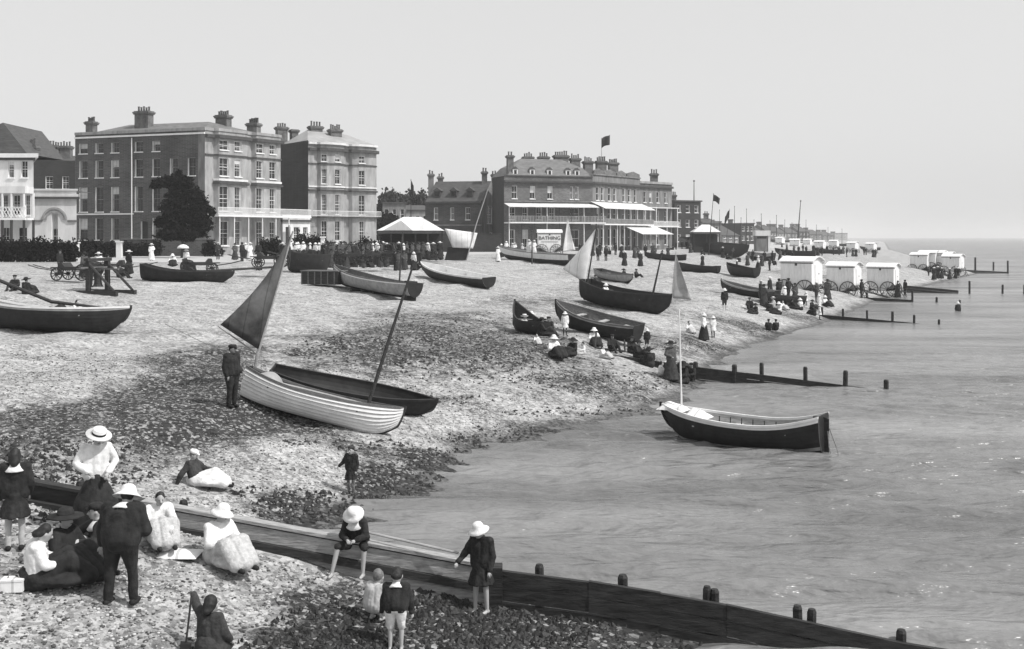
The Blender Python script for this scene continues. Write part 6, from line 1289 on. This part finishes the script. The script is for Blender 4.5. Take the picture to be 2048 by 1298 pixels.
put('sman2', 'man in black seated near the grey boat above the largest boat', 1272, 556, 60, 1.6); put('sdark', 'woman in black seated facing the man near the grey boat', 1248, 556, -60, 1.6); put('sman2', 'man in dark clothes crouching behind the stern of the largest black boat', 1190, 572, 90, 1.6)
put('swhite', 'woman in white hat sitting inside the largest black boat', 0, 0, 50, 1.5, loc=onboard(b9, -1.6, .1, .55))
put('man', 'man in black standing behind the machines row near the white hut', 1545, 527, 100, 1.75); put('man', 'thin dark man standing left of the other by the white hut', 1529, 525, 0, 1.6)
put('kid', 'boy standing beside the small black boat below the barge', 1474, 543, 90, 1.3); put('skid', 'child in white aboard the small black boat below the barge', 1483, 546, 0, 1.2)
put('kid', 'bather standing waist deep far out right of the fourth groyne', 1916, 0, 0, 1.5, loc=Vector(((1916-1024)/F*92, 92, -.75)))
cr = [(1512,628,'sdark'),(1500,618,'sman2'),(1528,614,'wdark2'),(1537,622,'sdark'),(1548,618,'sman'),(1560,628,'swhite'),(1570,612,'wmix'),(1556,603,'man'),(1583,618,'sdark'),(1592,606,'wdark2'),(1602,620,'swhite'),(1612,610,'kidw'),(1622,618,'sdark'),(1634,606,'man2'),(1640,618,'kidw'),(1650,612,'swhite'),(1640,640,'kidw'),(1628,632,'sdark'),(1578,600,'man'),(1540,598,'wdark'),(1520,604,'man2'),(1566,620,'skid')]
for px, py, k in cr: put(k, 'one of the people crowding round the boats beside the leftmost near bathing machine', px+random.uniform(-2, 2), py, None, None, 'crowd beside the near bathing machines')
for px, py, k, l in ((1723, 596, 'man', 'man in black standing between the middle and right near machines'), (1795, 597, 'wdark2', 'woman in black at the steps of the right near machine'), (1810, 593, 'man', 'man in black right of the right near machine'), (1655, 600, 'wdark2', 'dark woman beside the wheel of the middle near machine')): put(k, l, px, py, None, 1.8)
# promenade
put('wwhite', 'woman in long white dress walking past the terrace balcony posts', 500, 522, 60, 1.72, z=3.97); put('man', 'dark man walking just left of the woman in long white dress', 484, 523, 240, 1.75, z=3.97); put('wwhite', 'woman in white standing by the garden wall left of the evergreen tree', 303, 521, 30, 1.6, z=3.97)
put('wdark2', 'dark woman standing behind the woman in long white dress', 470, 520, 30, 1.6, z=3.97); put('man', 'man in black before the terrace balcony posts, right of the white dress', 517, 521, 0, 1.7, z=3.97); put('wmix', 'woman in white blouse by the veranda post behind the man in black', 491, 516, 0, 1.6, z=3.97)
put('man2', 'man in straw hat standing beside the dark shrubs by the evergreen tree', 436, 519, 0, 1.7, z=3.97)
put('swhite', 'woman in white blouse seated on the punt below the garden wall', 345, 541, 20, 1.6, loc=P3(345, 549)+Vector((0, 0, .62))); ps_ = put('wmix', 'woman holding up a round white parasol behind the punt', 372, 541, -20, 1.6); 
pl = ps_.location+Vector((-.15, -.25, 1.15)); q = thing('parasol', 'round white parasol held above the woman behind the punt', 'parasol', pl); MB().cyl((0, 0, 0), (0, 0, .75), .015, n=6).build('handle', 'woodd', q); b = MB().lathe([(0, .82), (.2, .78), (.38, .66), (.46, .52), (.44, .5), (.3, .66), (0, .76)], n=16); b.build('canopy', 'white', q, True)
put('sman2', 'dark hunched man sitting at the right end of the punt', 382, 545, 40, 1.6); put('sman', 'man in pale jacket seated at the wheel of the cart right of the punt', 520, 540, 0, 1.6)
keys = ['man', 'wdark2', 'wdark2', 'man', 'man', 'wmix', 'wdark2', 'sdark', 'sman2', 'man', 'wdark', 'wdark2', 'sdark', 'man']
def crowd(n, x0, x1, Y0, Y1, label, grp, ks=keys, z=3.97):
    for i in range(n):
        Y = random.uniform(Y0, Y1); px = x0+(x1-x0)*(i+random.uniform(.1, .9))/n; zz = z if z is not None else gz((px-1024)/F*Y, Y)
        put(random.choice(ks), label, 0, 0, None, random.uniform(1.55, 1.78), grp, loc=Vector(((px-1024)/F*Y, Y, zz)))
crowd(48, 645, 770, 101, 118, 'one of the mostly dark clad people crowding the promenade before the bow fronted house', 'crowd before the bow fronted house')
crowd(36, 762, 884, 106, 112.6, 'one of the mostly dark clad people gathered in and before the white roofed shelter', 'crowd at the white roofed shelter')
crowd(11, 556, 640, 103, 116, 'one of the dark clad strollers between the mizzen sail and the bow fronted house', 'strollers behind the mizzen sail', ['man', 'wdark2', 'wmix', 'wdark'])
crowd(16, 1150, 1345, 150, 166, 'one of the dark clad strollers before the sea front of the hotel', 'strollers before the hotel', z=None)
crowd(8, 990, 1066, 120, 150, 'one of the people standing left of the sign cart before the hotel', 'people left of the sign cart', ['wwhite', 'wmix', 'man', 'wwhite'], z=None)
crowd(18, 1330, 1500, 170, 215, 'one of the small dark figures around the white topped kiosk and barge', 'figures around the kiosk', z=None)
crowd(20, 1560, 1760, 200, 245, 'one of the tiny dark figures among the far bathing machines', 'figures among the far machines', ['man', 'wdark', 'wdark2'], z=None)
crowd(14, 1440, 1600, 130, 170, 'one of the small figures on the shingle between the barge and the near bathing machines', 'figures above the near machines', z=None)
crowd(7, 1850, 1925, 150, 160, 'one of the tiny dark figures about the distant pair of bathing machines', 'figures about the distant machines', ['man', 'wdark', 'kid'], z=.3)
put('wwhite', 'woman in white standing in the long boat below the hotel, left one of two', 0, 0, 0, 1.6, loc=onboard(b7, .6, .2, .9)); put('wwhite', 'woman in white standing in the long boat below the hotel, right one of two', 0, 0, 40, 1.6, loc=onboard(b7, -.1, -.1, .85))

# ------------------------------------------------------------------ carts and capstan
def carriage(label, loc, rz, body='woodd', hood=True, name='open_carriage', riders=0):
    t = thing(name, label, 'carriage', loc, rz, 'carriages and carts waiting on the front'); b = MB()
    b.prism([(-1.1, -.5, .62), (-1.25, -.5, 1.05), (-.95, -.5, 1.15), (-.8, -.5, .85), (.4, -.5, .85), (.6, -.5, 1.1), (.8, -.5, 1.1), (.9, -.5, .62)][::1], (0, 1.0, 0)); b.build('body', body, t)
    MB().box((-1.0, -.46, .87), (-.55, .46, .98)).build('seat', 'grey', t); MB().box((.95, -.4, .75), (1.4, .4, .82)).build('footboard', 'woodd', t)
    if hood:
        n = 7; v = []
        for i in range(n+1): a = math.pi*.95*i/n; v += [(-1.15-.38*math.sin(a)+.1, -.52, 1.35-.42*math.cos(a)), (-1.15-.38*math.sin(a)+.1, .52, 1.35-.42*math.cos(a))]
        MB().add(v, [(2*i, 2*i+1, 2*i+3, 2*i+2) for i in range(n)]).build('hood', 'black', t).modifiers.new('thickness', 'SOLIDIFY').thickness = .03
    for x, r in ((-.85, .52), (.85, .4)):
        for s in (-1, 1): wheel(t, (x, s*.62, r), r, (0, 1, 0), spokes=10, tw=.05)
        MB().cyl((x, -.62, r), (x, .62, r), .035, n=6).build('axle', 'iron', t)
    for s in (-1, 1): MB().tube([(1.2, s*.3, .6), (2.2, s*.32, .75), (3.0, s*.25, .95)], .03, 6).build('shaft', 'woodd', t)
    return t
carriage('open four wheeled carriage with light wheels on the road behind the capstan', P3(150, 562), R(170), hood=False)
carriage('hooded carriage standing right of the capstan, rear towards the garden pier', P3(222, 553), R(10))
carriage('open cart standing among the strollers behind the mizzen sail', at(600, 524, 3.97), R(175), hood=False)
carriage('cart with a large spoked wheel behind the right end of the punt', P3(400, 547), R(20), hood=False)
carriage('hooded carriage half hidden behind the tan mizzen sail', at(540, 535, 3.97), R(185)); carriage('open carriage drawn up in the crowd right of the black hull', at(700, 528, 3.97), R(5), hood=False); carriage('hooded carriage in the crowd nearest the shelter', at(752, 527, 3.97), R(190))
def capstan(label, loc, rz):
    t = thing('capstan', label, 'capstan', loc, rz); MB().lathe([(.3, .35), (.22, .5), (.18, .8), (.22, 1.1), (.3, 1.2), (.3, 1.4)], n=12).build('drum', 'woodd', t)
    for a in (0, 90): c, s = math.cos(R(a)), math.sin(R(a)); MB().obox(Vector((-1.4*c+.08*s, -1.4*s-.08*c, 1.28+.09*(a > 0))), Vector((2.8*c, 2.8*s, 0)), Vector((-.12*s, .12*c, 0)), Vector((0, 0, .08))).build('bar', 'wood', t)
    for s in (-1, 1): MB().box((-1.3, s*.75-.1, -.1), (1.9, s*.75+.1, .16)).build('base_beam', 'woodd', t); MB().box((-.12, s*.75-.09, .162), (.12, s*.75+.09, 1.75)).build('upright', 'woodd', t); MB().tube([(1.7, s*.75, .16), (.05, s*.75, 1.6)], .07, 6).build('brace', 'woodd', t)
    MB().box((-.14, -.95, 1.752), (.14, .95, 1.92)).build('head_beam', 'woodd', t); return t
capstan('heavy timber capstan frame for hauling boats, standing on the shingle at the upper left', P3(196, 586), R(-20))
crowd(16, 640, 842, 95.2, 98.6, 'one of the people standing on the shingle against the dark board wall', 'people against the board wall', z=None)
for px, py, k, l in ((120, 548, 'man', 'man in black left of the open carriage with light wheels'), (168, 556, 'wdark2', 'woman in dark clothes between the open carriage and the capstan'), (238, 556, 'sman2', 'man in black sitting at the wheel of the hooded carriage by the capstan'), (258, 548, 'wdark', 'woman in black with white hat right of the hooded carriage by the capstan'), (215, 560, 'man', 'dark man between the capstan and the hooded carriage'), (30, 582, 'sman2', 'dark man sitting behind the big black boat at the left edge'), (52, 586, 'sdark', 'dark figure crouching behind the big black boat near the child in white')): put(k, l, px, py, None, 1.65)
put('wwhite', 'woman in white leaning over the back of the capstan', 197, 553, 30, 1.6); put('man', 'dark man standing inside the capstan frame', 180, 573, 60, 1.7)
def winchcart(label, loc, rz):
    t = thing('tar_box', label, 'box', loc, rz); MB().box((-1.4, -.6, .1), (1.4, .6, .95)).build('body', 'woodd', t)
    for i in range(6): MB().box((-1.38+i*.5, -.63, .08), (-1.3+i*.5, -.602, .97)).build('batten', 'wood', t)
    MB().box((-1.45, -.65, .952), (1.45, .65, 1.02)).build('lid', 'wood', t); return t
winchcart('long dark plank box on the shingle left of the propped clinker boat', P3(648, 572), R(-22))

# ------------------------------------------------------------------ sea haze: the far coast fades
hz = MB().box((-9600, -90, -30), (30500, 30500, 60)); hzo = hz.build('haze', 'stucco')
hzm = bpy.data.materials.new('haze_air'); hzm.use_nodes = True; nn = hzm.node_tree.nodes; nn.clear()
ho = nn.new('ShaderNodeOutputMaterial'); pv = nn.new('ShaderNodeVolumePrincipled'); pv.inputs['Density'].default_value = .0003
pv.inputs['Color'].default_value = (.95, .95, .95, 1); pv.inputs['Anisotropy'].default_value = .3
hzm.node_tree.links.new(pv.outputs[0], ho.inputs['Volume']); hzo.data.materials.clear(); hzo.data.materials.append(hzm)
hzo['kind'] = 'stuff'; hzo['label'] = 'pale sea haze over the bay'; hzo['category'] = 'haze'
